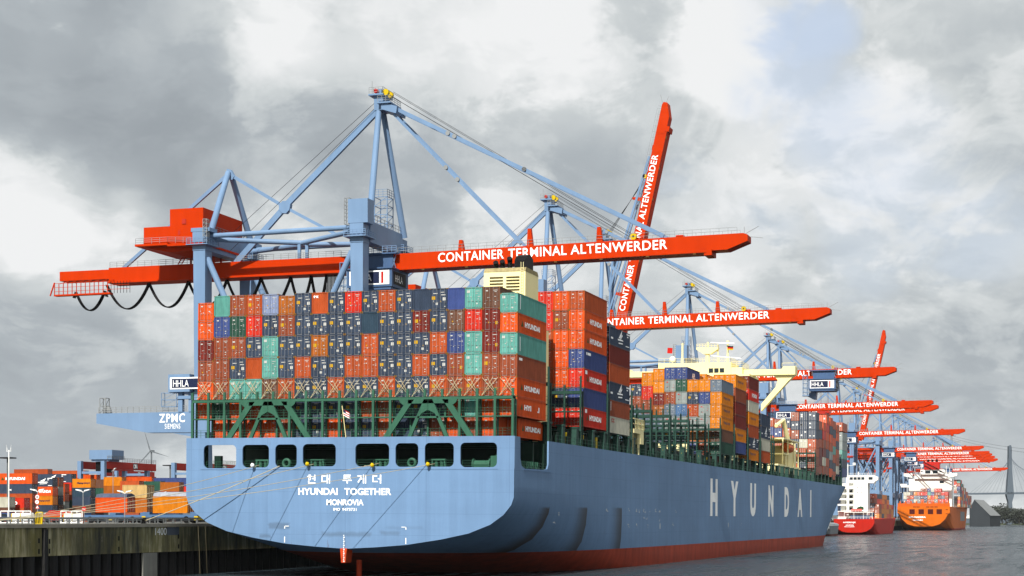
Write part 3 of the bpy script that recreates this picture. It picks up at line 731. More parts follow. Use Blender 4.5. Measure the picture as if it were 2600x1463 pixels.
for y in (15.2, 30.6, 45.1): bridge(y, (9, 23.8), 27.3)
for y in (59.8, 72.4, 86.4, 101.3, 116, 130.8): bridge(y, (-10, 23.8), 27.2)
for y in (145.6, 161, 176.4, 191.4): bridge(y, (14, 23.8), 26.8)
bridge(194.5, (8, 23.8), 27.5, False); bridge(262.6, (4, 23.8), 27.5, False); bridge(321, (17, 23.4), 27.0, False)
b = MB(); b.box(-21.2, 21.2, 14.8, 16, 19.0, 21.6)
for ya, yb in ((31.5, 59), (62, 192), (264, 334)): b.box(-21.0, 21.0, ya, yb, 19.0, 21.4)
b.build('hatch_coaming', DKGREEN, ship)
stan = None
ysd = [16.2, 22.5, 29.3, 37.8, 44.2, 52, 58.6] + [62 + 7.3 * i for i in range(18)] + [195 + 7.4 * i for i in range(18)]
for y in ysd:
    if stan is None:
        b = MB(); b.prism([(-0.75, 19.0), (0.75, 19.0), (0.5, 21.6), (-0.5, 21.6)], 'x', 22.9, 23.75); b.box(22.7, 23.9, -0.6, 0.6, 21.55, 21.8)
        stan = b.build('container_stanchion', SHGREEN_SHADE, ship); stan.location.y = y
    else:
        c = stan.copy(); col.objects.link(c); c.location.y = y
b = MB(); b.rail([(23.95, 18.2, 19.0), (23.95, 325, 19.0)], 1.05, 0.03, 1.8, 2)
b.build('deck_railing', SHGREEN, ship)
b = MB(); b.box(22.4, 22.9, 62, 325, 19.0, 20.1); b.box(22.0, 22.3, 16, 60, 19.0, 20.2)
for i in range(26): b.box(22.9, 23.4, 20 + 7.1 * i + (i * 37 % 5), 21.3 + 7.1 * i + (i * 37 % 5), 19.0, 20.6)
b.build('deck_fitting', DKGREEN, ship)
b = MB()
for y in [24.5, 33, 62, 76.5, 83.6, 90.9, 98.2, 105.5, 112.8, 120, 127.5, 135]: b.tube((23.3, y, 20.2), (23.3, y, 20.75), 0.3, 8); b.tube((23.3, y, 19), (23.3, y, 20.2), 0.06, 6)
b.box(23.0, 23.5, 40, 40.6, 19, 20.8); b.box(23.0, 23.5, 61, 61.7, 19, 21)
b.build('yellow_ventilator', YELP, ship)

# funnel and its casing aft -------------------------------------------------------
fu = MB(); X0, X1, Y0, Y1 = 13.3, 19.55, 17.2, 23.0
fu.prism([(Y0, 19.0), (Y1, 19.0), (Y1, 43.4), (Y1 - 0.4, 43.9), (Y0 + 0.4, 43.9), (Y0, 43.4)], 'x', X0, X1)
fun = fu.build('funnel', CREAM, ship)
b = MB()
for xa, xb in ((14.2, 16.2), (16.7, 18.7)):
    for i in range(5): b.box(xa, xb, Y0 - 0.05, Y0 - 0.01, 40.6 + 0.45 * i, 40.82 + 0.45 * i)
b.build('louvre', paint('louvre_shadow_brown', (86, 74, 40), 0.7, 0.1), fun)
b = MB(); b.prism([(Y0 + 0.6, 43.85), (Y0 + 4.2, 43.85), (Y0 + 4.2, 45.6), (Y0 + 2.8, 46.1), (Y0 + 1.4, 45.7), (Y0 + 0.6, 45.0)], 'x', 17.7, 19.3)
for x, h in ((14.6, 44.6), (15.6, 44.7), (16.7, 45.1)): b.tube((x, Y0 + 1.5, 43.8), (x, Y0 + 1.5, h), 0.35, 10); b.tube((x, Y0 + 1.5, h - 0.1), (x + 0.1, Y0 + 1.0, h + 0.3), 0.38, 10)
b.build('exhaust_pipe', BLACK, fun)
b = MB(); b.prism([(Y0 - .012, 43.3), (Y1 + .012, 43.3), (Y1 + .012, 43.42), (Y1 - .4, 43.93), (Y0 + .4, 43.93), (Y0 - .012, 43.42)], 'x', X0 - .012, X1 + .012); b.build('soot_band', paint('sooty_cream', (176, 162, 118), .8, .4, .8, k=.7), fun)
b = MB()
for x in (18.95, 19.3): b.beam((x, Y0 - .15, 36), (x, Y0 - .15, 44.6), .05)
for i in range(20): b.beam((18.95, Y0 - .15, 36.2 + .4 * i), (19.3, Y0 - .15, 36.2 + .4 * i), .04)
b.build('ladder', CREAM, fun)
b = MB(); b.box(-12, 19.4, 17.4, 28.5, 19.0, 36.0)
b.build('engine_casing', CREAM, ship)

# accommodation block and navigating bridge ---------------------------------------
sup = MB(); sup.box(-13, 13.0, 206, 219, 19.0, 45.9)
sup.box(-12.3, 7.6, 208, 219, 45.9, 49.3); sup.box(7.6, 10.6, 208.3, 218, 45.9, 47.9)
sp_ = sup.build('superstructure', CREAM, ship); sp_.location = (0, 12, 0.6)
b = MB()
for x in (2.2, 3.7, 5.2): b.box(x - 0.6, x + 0.6, 207.94, 207.985, 46.5, 47.7)
b.build('window', GLASS, sp_)
b = MB(); b.prism([(-24.4, 45.9), (24.4, 45.9), (24.4, 46.2), (24.4, 48.1), (21.2, 48.1), (20.7, 47.4), (-20.7, 47.4), (-21.2, 48.1), (-24.4, 48.1)], 'y', 210.6, 214.4)
b.prism([(15.2, 38.2), (15.2, 36.4), (22.4, 44.2), (24.2, 45.9), (18.4, 45.9), (19.6, 44.6), (19.2, 42.9)], 'y', 211.4, 213.4)
b.build('bridge_wing', CREAM, sp_)
b = MB(); b.rail([(20.9, 210.7, 48.1), (24.3, 210.7, 48.1), (24.3, 214.3, 48.1)], 0.9, 0.06, 1.7, 1)
b.rail([(7.7, 208.3, 47.9), (10.5, 208.3, 47.9), (10.5, 218, 47.9)], 1.5, 0.04, 1.0, 3)
b.rail([(-12.2, 208.1, 49.3), (7.5, 208.1, 49.3), (7.5, 218, 49.3)], 1.2, 0.04, 1.5, 3)
b.build('bridge_railing', CREAM, sp_)
b = MB(); b.tube((0.4, 212, 49.3), (0.4, 212, 51.9), 0.55, 10); b.prism([(-2.6, 53.2), (-2.6, 53.7), (3.4, 53.7), (3.4, 53.2), (1.4, 51.9), (-0.6, 51.9)], 'y', 211.2, 212.8)
b.tube((0.4, 212, 53.7), (0.4, 212, 55.2), 0.25, 8); b.rail([(-2.5, 211.2, 53.7), (3.3, 211.2, 53.7)], 0.9, 0.05, 0.8, 2)
b.build('radar_mast', CREAM, sp_)
b = MB(); b.tube((3.2, 212, 49.3), (3.2, 212, 54.4), 0.22, 8); b.build('mast', CREAM, sp_)
b = MB(); b.tube((5.9, 212, 49.3), (5.9, 212, 55.3), 0.28, 8); b.tube((5.9, 212, 54.6), (5.9, 212, 55.4), 0.42, 8); b.build('mast', CREAM, sp_)
b = MB(); b.tube((-6.6, 212, 49.3), (-6.6, 212, 55.0), 0.26, 8); b.build('mast', CREAM, sp_)
b = MB(); b.beam((1.4, 211, 54.9), (7.9, 211, 54.6), 0.16, 0.3); b.beam((1.8, 210, 51.3), (10.0, 210, 50.4), 0.1, 0.2)
b.build('radar_scanner', WHITE, sp_)
b = MB()
for j in range(6):
    for i in range(10):
        def P(j_, i_):
            a_, c_ = math.pi * j_ / 6, 2 * math.pi * i_ / 10; return (-9.1 + 0.85 * math.sin(a_) * math.cos(c_), 211 + 0.85 * math.sin(a_) * math.sin(c_), 50.6 + 0.85 * math.cos(a_))
        b.quad([P(j, i), P(j, i + 1), P(j + 1, i + 1), P(j + 1, i)])
b.tube((-9.1, 211, 49.3), (-9.1, 211, 50), 0.2, 8)
b.build('satellite_dome', WHITE, sp_)
fl = MB(); fl.prism([(-10.6, 52.9), (-9.2, 52.8), (-9.1, 54.3), (-10.5, 54.4)], 'y', 223.0, 223.06)
tag(fl.build('flag', REDP), 'plain red signal flag beside the mast over the cream bridge', 'flag').matrix_world = SHM
fl = MB()
for k, zz_ in enumerate((54.1, 53.75, 53.4)):
    pts = [(6.0 + 0.32 * i, 0.12 * math.sin(i * 1.3)) for i in range(6)]
    for (xa, da), (xb, db) in zip(pts[:-1], pts[1:]): fl.quad([(xa, 223 + da, zz_ + da * .5), (xb, 223 + db, zz_ + db * .5), (xb, 223 + db, zz_ + .37 + db * .5), (xa, 223 + da, zz_ + .37 + da * .5)], k)
tag(fl.build('flag', [BLACK, REDP, YELP]), 'small black, red and gold flag flying above the cream bridge', 'flag').matrix_world = SHM
b = MB(); b.box(13.0, 22.6, 196, 232, 19.0, 21.8); b.box(14.0, 20.5, 219, 232, 21.8, 27.5); b.box(13, 22.5, 205, 213, 24.6, 24.9); b.box(13, 22.5, 205, 230, 28.6, 28.9)
for x in (14, 22.2):
    for y in (205, 213, 222, 230): b.box(x - .15, x + .15, y - .15, y + .15, 21.8, 28.6)
b.box(16.8, 19.4, 240, 244, 19, 27); b.tube((18, 242, 27), (17, 236, 35.5), 0.8, 10, r2=0.55); b.tube((18, 242, 26), (18, 242, 29), 1.5, 12); b.tube((17, 236, 35.5), (16, 230, 33.5), 0.5, 8)
b.build('deck_house', CREAM, sp_)
b = MB(); b.tube((21.3, 226, 27.4), (21.3, 233.5, 27.4), 1.25, 14); b.tube((21.3, 225.2, 27.4), (21.3, 226, 27.4), 0.6, 14, r2=1.25)
tag(b.build('lifeboat', ORANGE), 'enclosed orange lifeboat hanging amid cream deck structures', 'lifeboat').matrix_world = SHM
# cream platform on legs behind the white-ended stack
b = MB(); b.box(20.5, 24.0, 60.6, 67.0, 22.6, 23.3); b.box(22.6, 24.0, 64.8, 67.0, 20.9, 22.6)
for x, y in ((23.7, 60.9), (23.7, 64.5), (21, 60.9), (21, 66.7)): b.box(x - .16, x + .16, y - .16, y + .16, 19, 22.6)
b.rail([(20.5, 60.6, 23.3), (24, 60.6, 23.3), (24, 67, 23.3)], 1.7, 0.07, 0.9, 2)
b.build('cream_platform', CREAM, ship)
b = MB(); b.tube((20.6, 62.5, 23.8), (20.6, 66.5, 23.8), 1.5, 12); b.box(18, 20, 62, 66, 23, 24.4)
b.build('hose_drum', BLACK, ship)
b = MB(); b.beam((0.1, -0.1, 19.0), (-0.1, -0.9, 23.2), 0.08)
b.build('ensign_staff', CREAM, ship)
fl = MB(); 
for k in range(6):
    z = 22.6 - 0.14 * k; fl.quad([(0.0, -0.75 , z), (0.95, -0.85, z - 0.45), (0.95, -0.85, z - 0.33), (0.0, -0.75, z + 0.13)], k % 2)
fl.quad([(0.0, -0.78, 22.35), (0.4, -0.82, 22.15), (0.4, -0.82, 22.5), (0.0, -0.78, 22.7)], 2)
tag(fl.build('flag', [REDP, WHITE, NAVY]), 'small red and white striped ensign drooping on a staff at the stern', 'flag').matrix_world = SHM
# ------------------------------------------------------------------ containers
COLS = {'O': ('orange red', (240, 94, 30)), 'R': ('bright red', (230, 56, 36)), 'B': ('rust brown', (166, 84, 54)), 'D': ('dark maroon', (132, 48, 38)),
        'N': ('slate navy', (66, 80, 102)), 'U': ('blue', (70, 88, 148)), 'M': ('mint green', (110, 184, 172)), 'G': ('dark green', (52, 96, 80)),
        'L': ('pale blue', (150, 165, 202)), 'Y': ('mustard brown', (190, 106, 36)), 'K': ('dull brown', (122, 84, 66)), 'r': ('rust orange', (200, 90, 44)),
        'W': ('off-white', (205, 204, 186)), 'H': ('amber orange', (246, 146, 24)), 'A': ('pale grey', (158, 168, 166)), 'S': ('steel blue', (124, 140, 158)), 'P': ('plain blue', (92, 132, 180)), 'T': ('tan', (212, 178, 118)), 'w': ('dark teal', (58, 80, 98))}
KC = {'W': .78, 'A': .68, 'T': .65}
CW, HS, HH = 2.438, 2.59, 2.896
def corr_body(Lc, h, front_door):
    """container shell: corner posts, rails, corrugated sides and front, roof; local front is -y, base at z = 0"""
    b = MB(); x = CW / 2
    for sx in (-1, 1):
        for y0, y1 in ((0, 0.16), (Lc - 0.16, Lc)):
            b.box(sx * x - (0.16 if sx > 0 else 0), sx * x + (0 if sx > 0 else 0.16), y0, y1, 0, h)
        b.box(sx * x - (0.06 if sx > 0 else 0), sx * x + (0 if sx > 0 else 0.06), 0.16, Lc - 0.16, 0, 0.16); b.box(sx * x - (0.06 if sx > 0 else 0), sx * x + (0 if sx > 0 else 0.06), 0.16, Lc - 0.16, h - 0.11, h)
        n = int((Lc - 0.32) / 0.28) * 4; pr = []
        st_ = (Lc - 0.32) / n
        for i in range(n + 1): pr.append((x - (0.012 if (i % 4) in (1, 2) else 0.05), 0.16 + st_ * i))
        for (a, ya), (c, yb) in zip(pr[:-1], pr[1:]):
            q = [(sx * a, ya, 0.16), (sx * c, yb, 0.16), (sx * c, yb, h - 0.11), (sx * a, ya, h - 0.11)]; b.quad(q if sx > 0 else q[::-1])
    b.quad([(-x + 0.05, 0.02, h - 0.02), (x - 0.05, 0.02, h - 0.02), (x - 0.05, Lc - 0.02, h - 0.02), (-x + 0.05, Lc - 0.02, h - 0.02)])
    b.quad([(-x + 0.05, 0.02, 0.1), (-x + 0.05, Lc - 0.02, 0.1), (x - 0.05, Lc - 0.02, 0.1), (x - 0.05, 0.02, 0.1)])
    b.box(-x + 0.16, x - 0.16, 0.0, 0.12, 0, 0.15); b.box(-x + 0.16, x - 0.16, 0.0, 0.12, h - 0.13, h)
    b.box(-x + 0.16, x - 0.16, Lc - 0.12, Lc, 0, 0.15); b.box(-x + 0.16, x - 0.16, Lc - 0.12, Lc, h - 0.13, h)
    def cor_end(y, s):
        n = 32; ww = 2 * x - 0.32
        for i in range(n):
            a = y + s * (0.03 if (i % 4) in (1, 2) else 0.08); c = y + s * (0.03 if ((i + 1) % 4) in (1, 2) else 0.08)
            b.quad([(-x + 0.16 + ww * i / n, a, 0.15), (-x + 0.16 + ww * (i + 1) / n, c, 0.15), (-x + 0.16 + ww * (i + 1) / n, c, h - 0.13), (-x + 0.16 + ww * i / n, a, h - 0.13)])
    cor_end(Lc, -1)
    if front_door:
        b.quad([(-x + 0.16, 0.115, 0.13), (x - 0.16, 0.115, 0.13), (x - 0.16, 0.115, h - 0.1), (-x + 0.16, 0.115, h - 0.1)], 2)
    if not front_door: cor_end(0.0, 1)
    # corner castings show as small dark blocks
    for sx in (-1, 1):
        for z in (0, h - 0.12): b.box(sx * x - 0.17 if sx > 0 else -x - 0.004, x + 0.004 if sx > 0 else -x + 0.17, -0.006, 0.17, z - (0.003 if z == 0 else -0.003), z + 0.12 + (0.0 if z == 0 else 0.003), 1)
    return b.mesh('container_shell', [BOXP, paint('casting_brown', (150, 112, 52), 0.7, 0.3), paint('door_gasket', (58, 54, 52), .8, .1)])
_BODY = {}
def body(Lc, h, door):
    k = (Lc, h, door)
    if k not in _BODY: _BODY[k] = corr_body(Lc, h, door)
    return _BODY[k]
_DOOR = {}
def door(h, side, style, var):
    """one door leaf with its pressed panels and its decals"""
    k = (h, side, style, var)
    if k in _DOOR: return _DOOR[k]
    rnd = random.Random(hash(k) & 0xffff if False else (int(h * 100) * 31 + side * 7 + var * 101 + sum(map(ord, style)) * 13))
    b = MB(); x0, x1 = (-1.05, -0.016) if side < 0 else (0.016, 1.05); z0, z1 = 0.20, h - 0.19
    b.box(x0, x1, 0.055, 0.11, z0, z1)
    for i in range(4):
        za = z0 + (z1 - z0) * (i + 0.14) / 4; zb = z0 + (z1 - z0) * (i + 0.86) / 4
        for xa, xb in ((x0 + 0.06, x0 + 0.3), (x0 + 0.4, x0 + 0.64), (x0 + 0.74, x0 + 0.98)): b.box(xa, xb, 0.035, 0.055, za, zb)
    def st(fx, fz, w_, h_, mi):
        cx_ = x0 + (x1 - x0) * fx; cz_ = z0 + (z1 - z0) * fz; b.box(cx_ - w_ / 2, cx_ + w_ / 2, 0.018, 0.026, cz_ - h_ / 2, cz_ + h_ / 2, mi)
    if style == 'nav':         # many white and yellow stickers
        if side < 0:
            st(.55, .80, .62, .10, 1); st(.30, .56, .50, .44, 2); st(.3, .4, .12, .1, 1)
            if var % 2: st(.75, .25, .3, .3, 1)
        else:
            st(.5, .86, .6, .08, 1); st(.62, .72, .6, .12, 1); st(.74, .50, .40, .42, 1); st(.25, .38, .14, .14, 2); st(.82, .1, .2, .1, 1)
            if var == 2: st(.2, .2, .34, .3, 1)
    elif style == 'plain':
        if side > 0: st(.55, .88, .6, .07, 1); st(.55, .80, .3, .07, 1); st(.5, .55, .25, .06, 1)
        else: st(.4, .86, .3, .16, 1)
        if var == 1 and side < 0: st(.55, .45, .16, .16, 2)
        for i in range(3): st(rnd.uniform(.15, .85), rnd.uniform(.1, .7), rnd.uniform(.1, .22), rnd.uniform(.05, .12), 1)
    elif style == 'yel':
        if side < 0: st(.4, .82, .42, .2, 1); st(.35, .52, .46, .46, 2); st(.8, .55, .12, .2, 2)
        else: st(.5, .86, .66, .08, 1); st(.5, .76, .3, .08, 1); st(.6, .5, .2, .12, 1)
        for i in range(2): st(rnd.uniform(.2, .8), rnd.uniform(.1, .4), .15, .1, 1)
    elif style == 'yelr':
        if side > 0: st(.72, .32, .32, .42, 2); st(.5, .86, .66, .08, 1)
        else: st(.4, .8, .3, .12, 1); st(.7, .34, .18, .18, 2)
        for i in range(2): st(rnd.uniform(.2, .8), rnd.uniform(.4, .7), .2, .08, 1)
    elif style == 'mint':
        if side < 0: st(.3, .84, .42, .34, 1)
        else: st(.5, .86, .6, .06, 1); st(.4, .74, .3, .06, 1); st(.45, .2, .2, .2, 1)
        for i in range(3): st(rnd.uniform(.15, .85), rnd.uniform(.1, .7), .16, .08, 1)
    elif style == 'white':
        if side < 0: st(.4, .84, .4, .2, 3); st(.4, .35, .2, .2, 4)
        for i in range(2): st(rnd.uniform(.2, .8), rnd.uniform(.2, .8), .2, .08, 3)
    me = b.mesh('container_door', [BOXP, STICK, YELLOW, REDP, BLACK]); _DOOR[k] = me
    return me
_BAR = {}
def bars(h, side):
    k = (h, side)
    if k in _BAR: return _BAR[k]
    b = MB(); s = side
    for xx in (0.27, 0.80): b.box(s * xx - 0.019, s * xx + 0.019, -0.012, 0.03, 0.06, h - 0.06); b.box(s * xx - 0.02, s * xx + 0.26, -0.015, 0.01, 1.0, 1.05)
    for z in (0.1, h - 0.12): b.box(s * 0.2 - 0.0, s * 0.2 + s * 0.68, -0.02, 0.01, z, z + 0.05)
    me = b.mesh('locking_bar', [BOXP]); _BAR[k] = me
    return me
STYLE = {'N': 'nav', 'M': 'mint', 'W': 'white', 'A': 'white'}
NCONT = [0]
def container(loc, code, h, Lc=12.192, rot=0.0, ship_m=True, label='', group=None, style=None, door_=True, detail=True, var=0):
    """one shipping container: shell, two doors, their locking bars"""
    o = put('shipping_container', body(Lc, h, door_ and detail)); o.color = (*[KC.get(code, .62) * q for q in lin(COLS[code][1])], 1)
    m = Matrix.Translation(loc) @ Matrix.Rotation(rot, 4, 'Z'); o.matrix_world = (SHM @ m) if ship_m else m
    tag(o, label, 'container', group); NCONT[0] += 1
    if door_ and detail:
        s_ = style or STYLE.get(code, 'plain')
        for sd_ in (-1, 1):
            d = put('door', door(h, sd_, s_, var), o); d.color = o.color
            lb = put('locking_bars', bars(h, sd_), d); lb.color = (*[.5 * q + .17 for q in o.color[:3]], 1)
    return o
ORD = ['first', 'second', 'third', 'fourth', 'fifth', 'sixth', 'seventh', 'eighth', 'ninth', 'tenth', 'eleventh', 'twelfth', 'thirteenth', 'fourteenth', 'fifteenth', 'sixteenth', 'seventeenth', 'eighteenth', 'nineteenth']
TRI = [[(0.0, 0.0), (0.5, 0.0), (0.42, 0.75)], [(0.55, 0), (0.95, 0), (0.5, 0.8), (0.45, 0.75)]]
TRG = paint('emblem_green', (70, 96, 40), 0.6, 0.1)
def side_word(o, body_, Lc, h, mat=None, y0=0.24, wfrac=0.52, hfrac=0.28, zfrac=0.36, tri=True):
    """painted word on the +x long side"""
    letter(body_, (CW / 2 + 0.002, Lc * y0, h * zfrac), (0, 1, 0), (0, 0, 1), Lc * wfrac, h * hfrac, o, mat or LETTER, bold=0.05)
    if tri: flat(TRI, (CW / 2 + 0.002, Lc * y0 - 1.5, h * zfrac), (0, 1, 0), (0, 0, 1), o, TRG, 'emblem')
def ship_mark(o, Lc, h, sx=1):
    """white sailing mark and codes painted on a dark long side"""
    P = [[(-1.6, 0), (1.6, .1), (1.3, .3), (-1.8, .25)], [(-1.2, .4), (.9, 1.9), (.3, .45)], [(-.4, .35), (1.0, 1.2), (1.1, .9), (.1, .3)], [(-1.2, -.5), (1.2, -.4), (1.2, -.2), (-1.2, -.3)]]
    flat(P, (CW / 2 + 0.002, Lc * 0.52, h * 0.38), (0, 1, 0), (0, 0, 1), o, LETTER, 'emblem')
    flat([bar(0, 0, 2.0, .22), bar(.2, -.4, 1.0, -.2), bar(-.6, -1.95, 1.6, -1.8), bar(-9.4, -1.5, -8.2, -1.2)], (CW / 2 + 0.002, Lc * 0.82, h * 0.86), (0, 1, 0), (0, 0, 1), o, LETTER, 'marking')
# stern stack: nineteen columns, seven tiers; upper five read from the top; H high, S standard
S5 = ['O O D B O', 'M! U B B B', 'B G Bv N M', 'rv R N r! M', 'L N M M K', 'Y Bv N N r', 'N N N r N', 'r! N Yv N N', 'N N N N r', 'R N N r N',
      'N w! r r N', 'r N N N r', 'N N N N N', 'N! Dv N r N', 'N N r N rv', 'U! K U Bq Bq', 'M R M M rv', 'K Dq Dq Bv Bq', 'M O M B O']
S5 = [s.split() for s in S5]
HT = {0: 'SSHHS', 5: 'SHHHH', 18: 'SSHHS'}
L2 = ['O -', 'G O', 'O O', 'O O', 'B O', 'K B', 'N N', 'N N', 'N O', 'N N', 'r N', 'B r', 'N N!', 'N N', 'N B', 'O O', 'M B', 'O O', 'O O']
GS = 'containers stacked at the stern of the big ship'
def style_of(code):
    c = code[0]; st_ = None
    if code.endswith('v'): st_ = 'yel'
    elif code.endswith('q'): st_ = 'yelr'
    return c, st_, not code.endswith('!')
random.seed(11)
for i in range(19):
    x = (i - 9) * 2.497; z = 24.4
    hs = HT.get(i, 'HHHHH')
    for t in range(4, -1, -1):
        c, st_, dr = style_of(S5[i][t]); h = HH if hs[t] == 'H' else HS
        lab = '%s container in the stern stack, %s column from left, %s tier from the top' % (COLS[c][0], ORD[i], ORD[t])
        o = container((x, 2.15 + random.uniform(-.03, .03), z), c, h, label=lab, group=GS, style=st_, door_=dr, var=random.randint(0, 2))
        if i == 18:
            if c == 'O': side_word(o, 'HYUNDAI', 12.192, h)
            elif c == 'M': flat([bar(0, 0, .25, 1.9)], (CW / 2 + .002, .9, .5), (0, 1, 0), (0, 0, 1), o, LETTER, 'marking')
            else: flat([bar(0, 0, 1.3, .35)], (CW / 2 + .002, .7, 2.2), (0, 1, 0), (0, 0, 1), o, LETTER, 'marking')
        if i == 7 and t == 0: letter('tex', (-0.95, 0.02, h * .74), (1, 0, 0), (0, 0, 1), 0.75, 0.4, o, bold=0.05)
        z += h + 0.03
    for t, code in enumerate(L2[i].split()):
        if code == '-': continue
        c, st_, dr = style_of(code); zb = 21.78 if t == 0 else 19.12
        lab = '%s container behind the green stern lattice, %s column from left, %s row' % (COLS[c][0], ORD[i], 'upper' if t == 0 else 'lower')
        inset = i == 18 and t == 1
        o = container((x - (0.9 if inset else 0), 2.15 + (3.2 if inset else 0), zb), c, HS, label=lab, group=GS, style=st_, door_=dr, var=random.randint(0, 2))
        if i == 18: side_word(o, 'HYUNDAI' if inset else 'HYI     .I', 12.192, HS)
# second stack, behind the funnel
GB = 'containers stacked behind the cream funnel'
B2 = {18: 'r O O U R U R', 17: 'O Bv O O O N R', 16: 'R R r r r N R', 15: 'R R r r B N R', 14: 'U B r B N N B'}
for i, s in B2.items():
    x = (i - 9) * 2.497; z = 22.1
    cs = s.split()
    for t in range(6, -1, -1):
        c, st_, dr = style_of(cs[t])
        lab = '%s container right of the funnel, %s column from the right, %s from top' % (COLS[c][0], ORD[18 - i], ORD[t])
        o = container((x, 32.6, z), c, HH, label=lab, group=GB, style=st_, door_=dr, var=random.randint(0, 2))
        if i == 18 and t in (1, 2, 4, 6): side_word(o, 'HYUNDAI', 12.192, HH)
        if i == 18 and t == 3: flat([bar(0, 0, .5, .4), bar(.7, 0, 2.4, .4)], (CW / 2 + .002, 1.0, 2.1), (0, 1, 0), (0, 0, 1), o, LETTER, 'marking')
        if i == 18 and t in (4, 6): flat([bar(0, 0, 1.0, .55)], (CW / 2 + .002, .6, 2.1), (0, 1, 0), (0, 0, 1), o, LETTER, 'marking')
        z += HH + 0.035
GC = 'containers in the narrow stack with the white lowest end'
B3 = {18: ('N', 'D', 'r', 'N', 'B', 'W'), 17: ('S', 'N', 'D', 'r', 'N', 'B', 'W')}
for i, cs in B3.items():
    x = (i - 9) * 2.497; z = 21.95
    for t in range(len(cs) - 1, -1, -1):
        h = HS if i == 17 or t >= 4 else HH
        lab = '%s container in the narrow white-bottomed stack, %s, %s from top' % (COLS[cs[t]][0], 'outer column' if i == 18 else 'inner column', ORD[t])
        o = container((x, 46.6, z), cs[t], h, label=lab, group=GC)
        if i == 18 and cs[t] == 'N': ship_mark(o, 12.192, h)
        if i == 18 and cs[t] == 'W': flat([bar(0, 0, .7, .15), bar(0, .15, .2, .6), bar(0, .45, .7, .6), bar(.9, 0, 1.6, .15), bar(.9, 0, 1.1, .6), bar(.9, .45, 1.6, .6)], (CW / 2 + .002, 1.3, 1.7), (0, 1, 0), (0, 0, 1), o, REDP, 'marking')
        if i == 18 and cs[t] == 'B': flat([bar(0, 0, .2, 1.5)], (CW / 2 + .002, .7, .9), (0, 1, 0), (0, 0, 1), o, LETTER, 'marking')
        z += h + (0.03 if i == 18 else 0.035)
# fourth stack amidships with the amber columns
GD = 'containers amidships, aft of the bridge'
B4 = {11: 'N B S B G', 12: 'H R B S N', 13: 'H H D Y S N', 14: 'U A B S A N', 15: 'U G A P A N', 16: 'H N r A H U D', 17: 'H U A A Y B D', 18: 'S H H H K G'}
T4 = {11: 37.0, 12: 39.4, 13: 40.15, 14: 40.4, 15: 40.4, 16: 37.7, 17: 37.7, 18: 37.65}
for i, s in B4.items():
    cs = s.split(); x = (i - 9) * 2.497; z = T4[i]
    for t, code in enumerate(cs):
        h = HH if i == 12 else HS; z -= h + 0.03
        if z < 19.0: break
        c, st_, dr = style_of(code)
        lab = '%s container amidships below the bridge, %s column from right, %s from top' % (COLS[c][0], ORD[18 - i], ORD[t])
        o = container((x, 132.5, z), c, h, label=lab, group=GD, style=st_, door_=dr, var=random.randint(0, 2))
        if i == 18 and c == 'H': letter('Hapag-Lloyd', (CW / 2 + .002, 2.2, 1.05), (0, 1, 0), (0, 0, 1), 6.5, .8, o, NAVY, bold=0.02)
        if i == 15 and t == 0: letter('APL', (CW / 2 + .002, 4.5, .5), (0, 1, 0), (0, 0, 1), 3.2, 1.2, o, LETTER, bold=0.03)
# three outer columns further forward
GE = 'containers along the starboard side ahead of the amber columns'
SIDE = {147.2: (40.0, {18: 'H B D D H U', 17: 'H H', 16: 'H R', 15: 'U R', 14: 'H H', 13: 'r r'}), 162.6: (41.0, {18: 'D R W H r N H', 17: 'D r', 16: 'H B', 15: 'H r', 14: 'H B'}), 178.1: (33.4, {18: 'N N W r', 17: 'N N', 16: 'B N'})}
nm = {147.2: 'first', 162.6: 'second', 178.1: 'third'}
for yb, (top, colsd) in SIDE.items():
    for i, s in colsd.items():
        x = (i - 9) * 2.497; z = top - (0.0 if i == 18 else (1.2 if yb == 147.2 and i in (15, 16) else -0.6 if i in (14,) else 0.0))
        for t, code in enumerate(s.split()):
            h = HH if (yb == 178.1 or (t < 3 and yb == 147.2)) else (HH if t in (0, 3, 4) else HS); z -= h + 0.03
            c, st_, dr = style_of(code)
            lab = '%s container %s bay past amber columns, column %s from right, %s down' % (COLS[c][0], nm[yb], ['one', 'two', 'three', 'four', 'five', 'six'][18 - i], ORD[t])
            o = container((x, yb, z), c, h, label=lab, group=GE, style=st_, door_=dr, var=random.randint(0, 2))
            if i == 18:
                if c == 'H': letter('Hapag-Lloyd', (CW / 2 + .002, 2.2, 1.1), (0, 1, 0), (0, 0, 1), 6.5, .8, o, NAVY, bold=0.02)
                if c == 'R': letter('HYUNDAI', (CW / 2 + .002, 3.5, .9), (0, 1, 0), (0, 0, 1), 6.0, .9, o, bold=0.05)
                if c == 'N' and t: ship_mark(o, 12.192, h)
